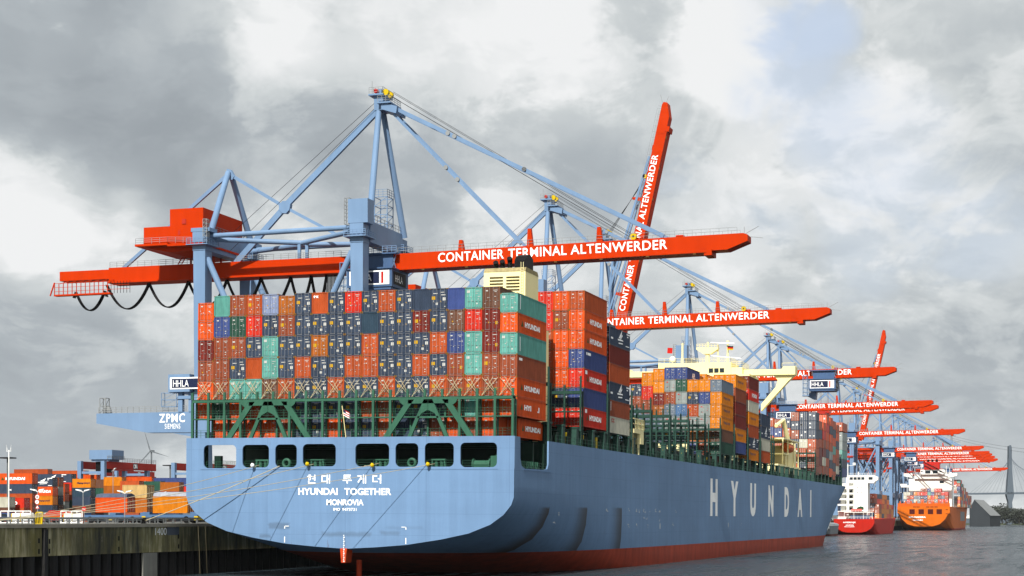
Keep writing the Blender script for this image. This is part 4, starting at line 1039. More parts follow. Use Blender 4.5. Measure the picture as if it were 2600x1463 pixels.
# far containers as one object, each with its own colour ---------------------------
class FarBoxes:
    def __init__(s): s.b = MB(); s.c = []
    def box(s, m, code, w_, l_, h_, rib=True):
        k = len(s.b.f); p0 = len(s.b.v)
        s.b.box(-w_ / 2 + .02, w_ / 2 - .02, 0, l_, 0.03, h_ - .03)
        nb = 6
        # end marks: locking bars and stickers as thin boxes
        rc = tuple(KC.get(code, .62) * q for q in lin(COLS[code][1])); cols_ = [rc] * 6
        if rib:
            for xx in (-.8, -.27, .27, .8): s.b.box(xx - .035, xx + .035, -.05, 0.0, .1, h_ - .1); cols_ += [(.5, .5, .48) if code not in 'WA' else (.3, .3, .3)] * 6
            for q in range(2):
                xx, zz_ = random.choice((-.55, .55)), random.uniform(.5, h_ - .6); s.b.box(xx - .25, xx + .25, -.07, -.01, zz_, zz_ + random.uniform(.2, .5)); cols_ += [(.75, .75, .72)] * 6
        for j in range(p0, len(s.b.v)): s.b.v[j] = tuple(m @ Vector(s.b.v[j]))
        s.c += cols_
    def build(s, name, label):
        me = bpy.data.meshes.new(name); me.from_pydata(s.b.v, [], s.b.f); me.materials.append(FARP)
        ca = me.color_attributes.new('paint', 'FLOAT_COLOR', 'CORNER')
        for p, c in zip(me.polygons, s.c):
            for li in p.loop_indices: ca.data[li].color = (*c, 1)
        fixn(me); o = put(name, me); return tag(o, label, 'containers', kind='stuff')
far = FarBoxes()
FR = {13: 'r U O D', 14: 'B U r M N', 15: 'N r N B r', 16: 'B N B N r O O', 17: 'N N N W r N N', 18: 'N N N r r B B'}
for i, s in FR.items():
    x = (i - 9) * 2.497; cs = s.split(); top = {13: 37.8, 14: 37.4, 15: 37.4, 16: 39.4, 17: 39.4, 18: 39.4}[i]
    for t, c in enumerate(cs): far.box(SHM @ Matrix.Translation((x, 265, top - 2.62 * (t + 1))), c, CW, 6.06, 2.6)
for y, s, top in ((271.4, 'r N r D D B', 37.2), (279.2, 'O R B D W B', 37.3), (286, 'O R O r N r B', 39.9), (293.8, 'O N O r A N O', 39.6), (300.4, 'r N O M r N r', 38.9), (308, 'r O N r B W r', 38.2)):
    for i in (16, 17, 18):
        for t, c in enumerate(s.split()):
            z = top - 2.62 * (t + 1)
            if z > 20: far.box(SHM @ Matrix.Translation(((i - 9) * 2.497, y, z)), random.choice('rNODB') if i < 18 else c, CW, 6.06 if y < 300 else 6.4, 2.6)
for i in (16, 17, 18):
    for t, c in enumerate('r A A M N U'.split()): far.box(SHM @ Matrix.Translation(((i - 9) * 2.497 - .3, 324, 39.5 - 2.9 * (t + 1) + (.0 if t else .3))), c, CW, 12.19, 2.88)
# ------------------------------------------------------------------ ship-to-shore cranes
XR = -47.5
class CB(MB):
    def build(s, name, mats, parent=None, smooth=False, off=(-XR, 0, -QZ)):
        s.v = [(v[0] + off[0], v[1] + off[1], v[2] + off[2]) for v in s.v]
        return MB.build(s, name, mats, parent, smooth)
    def lat(s, x0, x1, y0, y1, z0, z1, r=0.07, bays=3):
        for x in (x0, x1):
            for y in (y0, y1): s.beam((x, y, z0), (x, y, z1), r * 2)
        for i in range(bays + 1):
            z = z0 + (z1 - z0) * i / bays
            for a, c in (((x0, y0), (x1, y0)), ((x1, y0), (x1, y1)), ((x1, y1), (x0, y1)), ((x0, y1), (x0, y0))): s.beam((*a, z), (*c, z), r * 1.6)
            if i < bays:
                zn = z0 + (z1 - z0) * (i + 1) / bays
                s.beam((x0, y0, z), (x1, y0, zn), r * 1.2); s.beam((x1, y0, z), (x1, y1, zn), r * 1.2)
        return s
HX, HZ = -27.6, 57.0
def make_crane(raised, label, group):
    root = thing('quay_crane', label, 'crane', (XR, 0, QZ), group)
    for xa, xb, zt in ((-32.2, -29.7, 62.0), (-64.4, -61.9, 62.7)):
        for ya, yb in ((-10, -7.5), (7.5, 10)):
            b = CB(); cx_ = (xa + xb) / 2
            zt_ = 66.4 if (xa > -40 and ya < 0) else zt
            b.prism([(xa + 0.25, 28), (xb - 0.1, 28), (xb, 58.5), (xa, 58.5)], 'y', ya, yb)
            b.box(xa - 0.1, xb + 0.1, ya - 0.1, yb + 0.1, 58.5, min(zt_, 62.0))
            if zt_ > 62.1: b.box(xa - 0.4, xb + 1.0, ya - 0.15, yb + 0.15, 62.0, zt_)
            b.prism([(xa - 0.3, 10.2), (xb + 0.3, 10.2), (xb - 0.1, 28), (xa + 0.25, 28)], 'y', ya, yb)
            leg = b.build('leg', CRBLUE, root)
            b = CB(); b.rail([(xa - .9, ya - .9, 59.6), (xb + .9, ya - .9, 59.6), (xb + .9, yb + .9, 59.6)], 1.1, 0.05, 0.8, 3); b.box(xa - 1, xb + 1, ya - 1, yb + 1, 59.45, 59.6)
            b.build('platform', CRBLUE, leg)
            b = CB(); b.box(xa - 0.3, xb + 0.3, ya - 3.2, yb + 3.2, 8.7, 10.4)
            for k in range(6): b.tube((cx_ - 0.4, ya - 2.6 + 1.55 * k, 7.9), (cx_ + 0.4, ya - 2.6 + 1.55 * k, 7.9), 0.5, 10)
            b.build('bogie', GREYP, leg)
    b = CB(); b.box(-31.9, -29.4, -7.45, 7.45, 58.9, 62.8); b.build('portal_beam', CRBLUE, root)
    b = CB(); b.box(-64.3, -62.0, -7.45, 7.45, 58.6, 62.4); b.build('portal_beam', CRBLUE, root)
    for ya in (-10.05, 7.55):
        b = CB(); b.prism([(-85.2, 26.3), (-74.3, 24.4), (-64.7, 24.3), (-31, 24.3), (-31, 28.2), (-85.2, 28.2)], 'y', ya, ya + 2.4)
        sb = b.build('sill_beam', CRBLUE, root)
        if ya < 0:
            ox = -XR
            letter('ZPMC', (-71.6 + ox, ya - 0.01, 26.25 - QZ), (1, 0, 0), (0, 0, 1), 5.5, 1.65, sb, bold=0.015, space=1.15)
            letter('SIEMENS', (-70.4 + ox, ya - 0.01, 25.05 - QZ), (1, 0, 0), (0, 0, 1), 3.3, 0.95, sb, bold=0.0, space=1.1)
            b = CB(); b.rail([(-84.8, -9.9, 28.2), (-66, -9.9, 28.2)], 1.15, 0.05, 1.2, 3); b.lat(-84.9, -83.6, -9.4, -8.2, 28.2, 31.2, 0.06, 2); b.prism([(-84.2, 28.2), (-82.6, 28.2), (-83.0, 29.6), (-83.8, 29.6)], 'y', -9.2, -8.6)
            b.build('walkway', STEEL, sb)
    for xx in (-31.6, -64.2): b = CB(); b.box(xx, xx + 2, -7.5, 7.5, 24.5, 28); b.build('cross_beam', CRBLUE, root)
    for s_ in (-1, 1):
        b = CB(); b.tube((-62.1, s_ * 8.8, 57.1), (-48.2, s_ * 8.8, 28.2), 0.58, 12); b.build('diagonal_brace', CRBLUE, root); b = CB(); b.tube((-32.4, s_ * 8.8, 57.1), (-46.8, s_ * 8.8, 28.2), 0.58, 12)
        b.build('diagonal_brace', CRBLUE, root, smooth=False)
    # portal trolley on the sill beams
    b = CB(); b.box(-69.1, -64.6, -11.0, 4, 31.9, 35.2); b.box(-67.5, -66.6, -10.2, -9.4, 28.2, 31.9); b.box(-65.3, -64.7, -10.2, -9.4, 28.2, 31.9); b.box(-67.5, -64.7, -10.4, -9.3, 30.6, 31.2)
    b.lat(-70.8, -67.6, -10.6, -9.4, 29.2, 31.8, 0.05, 2)
    pt = b.build('portal_trolley', CRBLUE, root)
    b = CB(); b.box(-68.7, -60.2, -11.06, -11.01, 32.4, 34.6); b.build('sign_border', LETTER, pt)
    b = CB(); b.box(-68.3, -60.5, -11.1, -11.07, 32.65, 34.35); b.build('sign_panel', NAVY, pt)
    letter('HHLA', (-68.0 - XR, -11.11, 32.85 - QZ), (1, 0, 0), (0, 0, 1), 3.3, 1.25, pt, bold=0.0)
    # girder
    b = CB(); b.box(-88, HX - 0.3, -1.7, 1.7, 54.75, 57.5); b.box(-99.2, -88, -1.6, 1.6, 55.35, 57.2); b.box(-88, HX - 0.3, -2.1, 2.1, 54.4, 54.7)
    gd = b.build('girder', CRRED, root)
    b = CB(); b.rail([(-87.8, -1.6, 57.5), (-66, -1.6, 57.5)], 1.1, 0.04, 1.5, 3); b.rail([(-60, -1.6, 57.5), (HX - 1, -1.6, 57.5)], 1.1, 0.04, 1.5, 3)
    b.build('girder_railing', STEEL, gd)
    b = CB(); b.box(-99.7, -87, -2.8, -1.7, 52.2, 52.5)
    for i in range(13): b.beam((-99.6 + i, -2.7, 52.4), (-99.6 + i, -2.7, 54.7), 0.12); 
    for i in range(7): b.beam((-98.2 + 1.75 * i, -2.9, 54.6), (-97.2 + 1.75 * i, -1.6, 55.2), 0.14)
    for z in (53.1, 53.9, 54.7): b.beam((-99.7, -2.75, z), (-82.7, -2.75, z), 0.07)
    b.beam((-100.6, -2.7, 52.3), (-99.6, -2.7, 54.9), 0.2)
    b.build('festoon_basket', CRRED, gd)
    b = CB()
    for i in range(7): b.beam((-86.8 + 0.7 * i, -2.7, 52.3), (-86.8 + 0.7 * i, -2.7, 54.7), 0.07)
    b.build('ladder_cage', BLACK, gd)
    # festoon cables
    b = CB(); anchors = [-97, -89.5, -80, -71.3, -62.9, -55.6, -49.3, -45.0, -41.8]
    for k, (xa, xb) in enumerate(zip(anchors[:-1], anchors[1:])):
        Lg = 13.0; wd = xb - xa; sag = 4.9 if wd > 7 else math.sqrt(max(0.1, (Lg / 2) ** 2 - (wd / 2) ** 2)) * 0.95
        for yy in (-0.35, 0.0, 0.35):
            pts = []
            for i in range(17):
                t = i / 16; s_ = 1 - (2 * t - 1) ** 2 if wd > 7 else 1 - abs(2 * t - 1) ** 1.5
                pts.append((xa + wd * t, yy, 54.4 - (2.3 if k == 0 and i in (0, 16) else 0) - sag * s_))
            b.path(pts, 0.13, 5)
    for i in range(9): b.beam((-41.5 + i * 0.28, -0.8, 54.3), (-41.5 + i * 0.28, -0.8, 48.5), 0.14)
    b.build('festoon_cable', RUBBER, root)
    # machinery house
    b = CB(); b.box(-75.2, -69.35, -9.6, 4.6, 60.2, 63.4); b.box(-69.35, -62.3, -10.0, 4.8, 59.9, 66.5)
    mh = b.build('machinery_house', CRRED, root)
    b = CB(); b.box(-76.5, -69.5, -10.6, 5.5, 59.7, 60.1); b.box(-69.5, -61.8, -10.8, 5.7, 59.4, 59.8); b.prism([(-75.5, 59.7), (-62.5, 59.4), (-62.5, 58.9), (-70.0, 58.6)], 'y', -9, 4.5)
    for x in (-70, -67.5, -65): b.box(x - .15, x + .15, -1.5, -1.2, 57.5, 59.4); b.box(x - .15, x + .15, 1.2, 1.5, 57.5, 59.4)
    b.build('house_floor', CRRED, mh)
    b = CB(); b.rail([(-76.4, -10.5, 60.1), (-69.5, -10.5, 60.1), (-64.5, -10.7, 59.8)], 1.1, 0.035, 1.4, 3); b.build('house_railing', STEEL, mh)
    b = CB(); b.beam((-72.5, -1.9, 57.5), (-70.8, -1.9, 59.9), 0.14); b.beam((-71.7, -1.9, 57.5), (-70.0, -1.9, 59.9), 0.14)
    for i in range(7): b.beam((-72.4 + .24 * i, -1.9, 57.8 + .33 * i), (-71.6 + .24 * i, -1.9, 57.8 + .33 * i), 0.08)
    b.build('access_stair', CRRED, mh)
    b = CB(); b.box(-66.7, -65.9, -10.15, -10.02, 63.6, 64.5); b.box(-67.6, -67.2, -10.08, -10.01, 61.6, 62.4); b.build('vent', CRREDD, mh)
    # A-frames and stays
    for s_ in (-1, 1):
        b = CB(); b.tube((-29.3, s_ * 8.0, 62.2), (-30.6, s_ * 0.85, 85.2), 0.62, 14, r2=0.55); b.build('mast_leg', CRBLUE, root, smooth=False)
        b = CB(); b.tube((-61.9, s_ * 8.0, 62.2), (-62.4, s_ * 0.5, 75.0), 0.62, 14, r2=0.55); b.build('rear_mast_leg', CRBLUE, root)
    b = CB(); b.beam((-31.2, 0, 85.0), (-50.2, 0, 68.2), 0.62, 1.1); b.beam((-50.8, 0, 67.5), (-61.0, 0, 57.5), 0.62, 1.1)
    b.beam((-62.4, 0, 74.8), (-50.9, 0, 68.0), 0.5, 0.6); b.beam((-50.0, 0, 67.5), (-39.5, 0, 61.9), 0.4, 0.55)
    b.prism([(-51.6, 68.1), (-50.9, 68.9), (-49.9, 68.9), (-49.2, 68.2), (-49.4, 67.2), (-50.1, 66.5), (-51.0, 66.6), (-51.6, 67.3)], 'y', -0.45, 0.45)
    b.prism([(-62.8, 75.8), (-62.0, 75.6), (-61.2, 74.3), (-61.6, 73.6), (-62.9, 73.9)], 'y', -0.4, 0.4)
    b.build('backstay', CRBLUE, root)
    b = CB(); b.beam((-62.6, 0, 74.8), (-86.0, 0, 57.4), 0.5, 0.65); b.build('rear_stay', CRBLUE, root)
    b = CB()
    b.tube((-62.4, -8.2, 61.4), (-32.0, -8.2, 61.6), 0.48, 12); b.tube((-62.4, 8.2, 61.4), (-32.0, 8.2, 61.6), 0.48, 12)
    for s_ in (-1, 1): b.tube((-62.2, s_ * 7.6, 60.9), (-46.5, s_ * 0.8, 60.6), 0.48, 12); b.tube((-32.0, s_ * 7.6, 61.1), (-46.5, s_ * 0.8, 60.6), 0.48, 12)
    b.box(-47.2, -46.6, -1.4, -1.0, 57.5, 60.3); b.box(-45.6, -45.0, -1.4, -1.0, 57.5, 60.3)
    b.build('horizontal_bracing', CRBLUE, root)
    # mast head
    b = CB(); b.box(-31.3, -29.5, -1.6, 1.6, 84.6, 87.4); b.box(-32.2, -29.2, -2.2, 2.2, 87.3, 87.6); b.box(-30.3, -27.6, -2.6, 2.6, 85.6, 85.85); b.prism([(-29.6, 84.6), (-26.6, 83.6), (-26.4, 84.9), (-29.6, 86)], 'y', -2.2, 2.2)
    b.box(-30.9, -30.1, -1.0, 1.0, 87.6, 88.7)
    hd = b.build('mast_head', CRBLUE, root)
    b = CB(); b.tube((-30.9, -1.9, 88.2), (-30.9, -0.7, 88.2), 0.42, 12); b.build('warning_lamp', REDP, hd)
    b = CB(); b.tube((-29.0, -1.6, 87.9), (-29.0, -0.9, 87.9), 0.6, 14); b.tube((-29.0, 0.4, 87.9), (-29.0, 1.0, 87.9), 0.6, 14); b.build('sheave', YELP, hd)
    b = CB(); b.rail([(-32.1, -2.1, 87.6), (-29.3, -2.1, 87.6), (-29.3, 2.1, 87.6)], 1.2, 0.035, 0.7, 3); b.rail([(-30.2, -2.5, 85.85), (-27.7, -2.5, 85.85), (-27.7, 2.5, 85.85)], 1.2, 0.035, 0.7, 3)
    b.beam((-31.5, -2, 87.6), (-31.5, -2, 90.0), 0.06); b.build('head_railing', STEEL, hd)
    b = CB(); b.lat(-33.8, -31.2, 4.2, 7.0, 62.8, 69.6, 0.07, 4); b.rail([(-33.9, 4.1, 69.6), (-31.1, 4.1, 69.6), (-31.1, 7.1, 69.6)], 1.4, 0.04, 0.8, 3); b.build('lift_tower', CRBLUE, root)
    b = CB(); b.lat(-33.6, -32.7, -9.6, -8.6, 62.0, 66.8, 0.04, 7); b.build('caged_ladder', STEEL, root); b = CB(); b.lat(-62.0, -61.2, -10.6, -9.8, 59.6, 64.2, 0.05, 6); b.build('caged_ladder', STEEL, root)
    b = CB(); b.rail([(-29.5, -7.4, 62.8), (-29.5, 7.4, 62.8)], 1.2, 0.04, 1.5, 2); b.build('beam_railing', STEEL, root); b = CB(); b.rail([(-62.1, -9, 62.4), (-62.1, 7.4, 62.4)], 1.2, 0.04, 1.2, 3); b.build('beam_railing', STEEL, root)
    # boom, hinged at the waterside
    ang = -R(77.3) if raised else -0.0105
    b = MB(); b.prism([(0, 0.5), (66.6, 0.5), (67.4, 0.2), (67.4, -0.9), (63.7, -2.25), (0, -2.25)], 'y', -1.65, 1.65); b.box(0, 60, -2.0, 2.0, -2.6, -2.3); b.box(-0.9, 0.1, -1.2, 1.2, -1.6, 0.3)
    bo = b.build('boom', CRRED, root); bo.location = (HX - XR, 0, HZ - QZ); bo.rotation_euler = (0, ang, 0)
    for wd_, xw, ww in (('CONTAINER', 9.2, 12.9), ('TERMINAL', 22.95, 11.2), ('ALTENWERDER', 34.9, 18.0)):
        letter(wd_, (xw, -1.66, -1.55), (1, 0, 0), (0, 0, 1), ww, 1.72, bo, bold=0.014, space=1.08)
    b = MB(); b.rail([(1, -1.5, 0.5), (65.5, -1.5, 0.5)], 1.1, 0.032, 1.6, 2); b.rail([(1, 1.5, 0.5), (65.5, 1.5, 0.5)], 1.1, 0.032, 1.6, 2)
    b.beam((66.5, 0, 0.5), (66.5, 0, 1.9), 0.08); b.beam((66.8, -1, 0.4), (69.3, -1.2, 1.6), 0.09); b.beam((66.8, 0.8, 0.3), (69.6, 1, -0.1), 0.08); b.build('boom_railing', STEEL, bo)
    b = MB()
    for x, h in ((13.6, 1.9), (27.0, 3.2), (40.2, 2.7)): b.prism([(x - 0.55, 0.5), (x + 0.6, 0.5), (x + 0.25, 0.5 + h), (x - 0.35, 0.5 + h)], 'y', -1.4, -0.6)
    b.box(46.6, 48.0, -0.6, 0.6, 0.5, 1.0); b.box(54.2, 55.6, -0.6, 0.6, 0.5, 1.0); b.box(59.6, 61.0, -1.9, 1.9, -3.1, -2.0); b.box(58.9, 59.8, -1.72, -1.6, -1.9, -0.9)
    b.build('boom_bracket', CRRED, bo)
    b = MB(); b.tube((46.6, -1.5, 1.1), (46.6, -0.9, 1.1), 0.62, 16); b.tube((46.6, -1.52, 1.1), (46.6, -0.88, 1.1), 0.2, 10, 1); b.build('boom_sheave', [YELP, BLACK], bo)
    b = MB()
    for i in range(7): b.box(6 + 8.6 * i, 6.6 + 8.6 * i, -1.95, -1.5, -2.85, -2.55)
    for i in range(26): b.beam((2 + 2.3 * i, -1.75, -2.4), (2 + 2.3 * i, -1.75, -2.75), 0.09)
    b.build('boom_light', paint('dull_brass', (120, 84, 40), 0.6, 0.2), bo)
    if not raised:
        for yy in (-1.3, 1.3):
            b = CB(); b.beam((-26.8, yy, 84.6), (24.6, yy, 58.4), 0.42, 0.7); b.build('forestay', CRBLUE, root)
            b = CB(); b.beam((-27.4, yy, 83.7), (-2.3, yy, 58.2), 0.4, 0.5); b.build('inner_forestay', CRBLUE, root)
        b = CB()
        for (xa, za, xb, zb) in ((-16.5, 79.35, -15.2, 78.7), (-1.6, 71.8, -1.6, 71.8), (-16.9, 73.05, -14.6, 70.7)):
            for x, z in ((xa, za), (xb, zb)): b.tube((x, -1.75, z), (x, -1.45, z), 0.42, 12)
        b.build('stay_pin', STEEL, root)
        b = CB()
        for yy, zz_ in ((-1.2, 0), (1.2, 0.3)): b.beam((-28.6, yy, 88.3 + zz_), (18.9, yy, 58.7 + zz_), 0.07); b.beam((-28.6, yy, 87.5), (18.9, yy, 58.2), 0.07)
        b.build('hoist_rope', RUBBER, root)
    else:
        ca_, sa_ = math.cos(R(77.3)), math.sin(R(77.3))
        def bp(x, z): return (HX + x * ca_ - z * sa_, HZ + x * sa_ + z * ca_)
        for yy in (-1.3, 1.3):
            B_ = bp(52.2, 1.0); K_ = bp(14, 4.2); A_ = (-26.8, 84.6)
            b = CB(); b.beam((B_[0], yy, B_[1]), (K_[0], yy, K_[1]), 0.4, 0.6); b.beam((K_[0], yy, K_[1]), (A_[0], yy, A_[1]), 0.4, 0.6); b.build('forestay', CRBLUE, root)
            B_ = bp(25.4, 1.0); K_ = bp(8, 3.0); A_ = (-27.4, 83.7)
            b = CB(); b.beam((B_[0], yy, B_[1]), (K_[0], yy, K_[1]), 0.4, 0.5); b.beam((K_[0], yy, K_[1]), (A_[0], yy, A_[1]), 0.4, 0.5); b.build('inner_forestay', CRBLUE, root)
        B_ = bp(46.6, 1.6); b = CB()
        for yy in (-1.2, -0.4, 0.4, 1.2): b.beam((-28.6, yy, 88.3), (B_[0] - .2, yy, B_[1] - 1 + yy), 0.07)
        b.build('hoist_rope', RUBBER, root)
    b = CB(); b.beam((-31.4, 0.6, 87.2), (-66, 0.6, 60.5), 0.06); b.beam((-31.4, -0.6, 85.4), (-62.3, -0.6, 59.5), 0.06); b.build('backstay_rope', RUBBER, root)
    # main trolley (origin at its middle)
    b = MB(); b.box(-4.6, 4.4, -5.0, 2.6, -6.0, -2.6); b.box(-4.8, 4.6, -5.3, 2.9, -2.7, -2.45); b.box(-3.4, 3.6, -2.7, -2.2, -2.45, 0.4); b.box(-4.6, 4.6, -3.4, -1.9, 0.3, 0.55); b.box(-4.3, 4.1, -4.8, 2.4, -6.5, -6.0)
    tr = b.build('main_trolley', paint('trolley_blue_paint', (86, 116, 158), 0.45, 0.15, 0.3), root); tr.location = (-30.6 - XR, 0, HZ - QZ)
    b = MB(); b.rail([(-4.6, -3.4, 0.55), (4.6, -3.4, 0.55)], 1.2, 0.05, 0.9, 3); b.lat = None
    for x in (-3.2, -1.4, 1.4, 3.4): b.beam((x, -2.6, -2.5), (x + 0.8, -2.6, 0.3), 0.1); b.beam((x + .8, -2.6, -2.5), (x, -2.6, 0.3), 0.08)
    b.build('trolley_railing', CRBLUE, tr)
    b = MB(); b.box(-4.1, 3.9, -5.06, -5.01, -5.6, -3.0); b.build('sign_border', LETTER, tr)
    b = MB(); b.box(-3.8, 1.9, -5.1, -5.07, -5.35, -3.25); b.build('sign_panel', NAVY, tr)
    b = MB(); b.box(2.3, 2.75, -5.1, -5.07, -5.35, -3.25); b.build('sign_stripe', REDP, tr)
    letter('HHLA', (-3.5, -5.11, -4.95), (1, 0, 0), (0, 0, 1), 3.9, 1.3, tr, bold=0.0)
    b = MB(); b.box(4.41, 4.45, -4.3, 1.4, -5.5, -3.1); b.build('side_panel', BLACK, tr)
    letter('HHLA', (4.46, -3.6, -5.0), (0, 1, 0), (0, 0, 1), 3.4, 1.3, tr, bold=0.0)
    c_ = CB(); c_.lat(-6.7, -5.3, -3.6, -2.0, -8.0, -1.0, 0.06, 5); c_.lat(-6.7, -4.7, -3.6, -2.0, -8.0, -5.4, 0.05, 2); c_.prism([(-6.9, -8.0), (-4.6, -8.0), (-4.6, -7.8), (-6.9, -7.8)], 'y', -3.8, -1.8); c_.prism([(-5.6, -7.9), (-3.6, -9.0), (-2.7, -9.0), (-2.4, -6.6), (-4.2, -6.4)], 'y', -1.8, 1.2)
    c_.build('operator_cab', CRBLUE, tr, off=(0, 0, 0))
    b = MB()
    for dx in (-1.2, 1.2):
        for dy in (-1.5, 1.0): b.beam((dx, dy, -6.4), (dx, dy, -13), 0.06)
    b.box(-2.0, 2.0, -2.0, 1.6, -13.6, -13.0); b.box(-1.2, 1.2, -6.2, 5.8, -14.2, -13.6)
    b.build('spreader', CRREDD, tr)
    return root
GR = 'ship-to-shore cranes along the quay'
crA = make_crane(False, 'nearest blue and red quay crane, boom lowered over the stern stack', GR); crA.location.y = 80
crB = make_crane(True, 'quay crane with its red boom raised upright, the nearer and larger of two', GR); crB.location.y = 230.8
KM = kids_map()
CR = [(False, 181.8, -20, 'second quay crane with lowered boom, behind the funnel, its lettering cut off by the stacks'),
      (False, 334.7, 16.0, 'quay crane with lowered boom behind the cream bridge wing, white sign box hanging mid-boom'),
      (False, 487, -22, 'quay crane with lowered boom just above the far forward stacks, first of an overlapping pair'),
      (False, 515.9, -22, 'quay crane whose lettering is half covered by the boom just before it'),
      (False, 708, -24, 'quay crane with lowered boom in front of the base of the farther raised boom'),
      (True, 780, -30, 'farther and smaller of two quay cranes with the red boom raised upright'),
      (False, 918, -24, 'quay crane with lowered boom above the white wheelhouse of the orange ship'),
      (False, 1003, -17, 'first of four closely bunched dark red booms above the orange ship'),
      (False, 1045, -24, 'second of four closely bunched dark red booms above the orange ship'),
      (False, 1095, -24, 'third of four closely bunched dark red booms above the orange ship'),
      (False, 1150, -24, 'fourth and lowest of the bunched dark red booms above the orange ship'),
      (False, 1388, -17, 'farthest quay crane, its boom ending at the bridge pylon')]
for up, y, tx, lab in CR:
    c = copy_tree(crB if up else crA, KM); c.location.y = y; c['label'] = lab
    for ch in col.objects:
        pass
    TR = [o for o in col.objects if o.parent is c and o.name.startswith('main_trolley')]
    TR[0].location.x = tx - XR
    if up: TR[0].location.x = -34 - XR
# ------------------------------------------------------------------ container yard behind the quay
GY = 'containers stacked in the yard behind the quay'
YR = R(90)      # yard boxes lie across: doors to the right
def yard(u, v_top, D, codes, Lc, words=(), where='', zlow=QZ + 0.02, hs=None, marks=(), tri=False):
    """stack whose right front top corner is seen at u, v_top at depth D; long side towards the water-side camera"""
    p = at(u, v_top, D); z = p.z
    for t, code in enumerate(codes):
        h = hs[t] if hs else HS; z -= h
        if z < zlow - 1.5: break
        c, st_, dr = style_of(code)
        # long side on -y: container front (doors) at +x end
        o = container((p.x, p.y + CW / 2, z), c, h - 0.02, Lc, rot=YR, ship_m=False, label='%s container %s, %s from top' % (COLS[c][0], where, ORD[t]), group=GY, style=st_ or 'plain', door_=dr, var=t % 3)
        for wd in words:
            if wd[0] == t:
                # in the container's own frame the side facing the camera is -x
                letter(wd[1], (-CW / 2 - 0.004, Lc * wd[2], (h) * wd[4]), (0, -1, 0), (0, 0, 1), Lc * wd[3], h * wd[5], o, wd[6], bold=0.05)
                if len(wd) > 7: flat(TRI, (-CW / 2 - 0.004, Lc * wd[2] + 1.4, h * wd[4]), (0, -1, 0), (0, 0, 1), o, TRG, 'emblem')
        if t in marks:
            P = [[(-1.6, 0), (1.6, .1), (1.3, .3), (-1.8, .25)], [(-1.2, .4), (.9, 1.3), (.3, .45)], [(-1.2, -.4), (1.2, -.3), (1.2, -.15), (-1.2, -.25)]]
            flat(P, (-CW / 2 - .004, Lc * .5, h * .42), (0, -1, 0), (0, 0, 1), o, LETTER, 'emblem')
            flat([bar(0, 0, 1.6, .2), bar(0, -.4, .5, -.2), bar(.2, -2.0, 1.5, -1.85)], (-CW / 2 - .004, Lc * .28, h * .86), (0, -1, 0), (0, 0, 1), o, LETTER, 'marking')
L40, L20 = 12.19, 6.06
yard(81.5, 1201.3, 430, ['O', 'N', 'r', 'B', 'D'], L40, [(0, 'HYUNDAI', .68, .50, .36, .27, LETTER, 1), (1, 'NYK', .62, .1, .3, .15, LETTER)], 'in the leftmost yard stack', hs=[HH, HS, HS, HS, HS])
yard(121, 1190.8, 498, ['r', 'D', 'N', 'B', 'r'], L40, (), 'in the brown-topped stack behind the leftmost stack', hs=[HH, HS, HS, HS, HH])
yard(214, 1194.6, 500, ['r', 'B', 'N', 'D', 'O'], L40, (), 'in the long rust-topped stack beside the gantry')
yard(181.6, 1203.2, 476, ['N', 'R', 'B', 'G', 'O'], L40, (), 'in the navy-topped stack behind the short one', marks=(0,))
yard(133.5, 1212.4, 452, ['N', 'O', 'H', 'N', 'B'], L20, [(1, 'HYUNDAI', .72, .62, .32, .3, LETTER), (2, 'Hapag-Lloyd', .75, .6, .35, .2, NAVY)], 'in the short yard stack behind the road signs', marks=(0,))
yard(148.5, 1212.4, 458, ['B', 'A', 'N', 'K', 'B'], L20, (), 'in the second row of the short stack')
yard(163.6, 1228.5, 470, ['O', 'r', 'A', 'W', 'K'], L20, (), 'in the low row beside the short stack')
yard(230, 1215.5, 462, ['H', 'w', 'N', 'K', 'B'], L20, [(0, 'Hapag-Lloyd', .75, .7, .38, .25, NAVY)], 'in the amber-topped stack behind a street lamp')
yard(245, 1205.3, 486, ['O', 'B', 'D', 'r', 'B'], L40, (), 'in the orange stack left of the gantry', marks=())
yard(61, 1264, 402, ['R', 'r'], L20, [(0, 'SÜD', .82, .5, .3, .42, LETTER)], 'in the low front stack lettered in white')
yard(23, 1262, 398, ['W', 'K'], L20, (), 'in the low pale front stack by the light mast')
yard(309, 1211, 470, ['H', 'Y', 'N', 'K', 'A'], L20, (), 'in the amber stack under the yard gantry')
yard(287, 1217, 474, ['K', 'G', 'A', 'B', 'N'], L20, (), 'in the row left of the gantry amber stack')
yard(385, 1210.5, 476, ['O', 'r', 'B', 'N', 'D'], L40, (), 'in the long orange stack below the gantry')
yard(353, 1221, 452, ['r', 'N', 'D', 'B', 'r'], L20, (), 'in the salmon stack in front of the gantry')
yard(371, 1221.5, 458, ['A', 'N', 'B', 'r', 'K'], L20, (), 'in the grey-topped stack in front of the gantry')
yard(408, 1222, 456, ['G', 'N', 'B', 'D', 'r'], L20, (), 'in the green-topped stack right of the gantry')
yard(436, 1224, 462, ['r', 'B', 'N', 'B', 'D'], L20, (), 'in the salmon stack left of the hull')
yard(476, 1213, 474, ['U', 'R', 'B', 'r', 'N'], L40, (), 'in the blue-topped stack next to the hull')
yard(455, 1224, 450, ['Y', 'B', 'K', 'N', 'r'], L20, (), 'in the brown stack next to the hull')
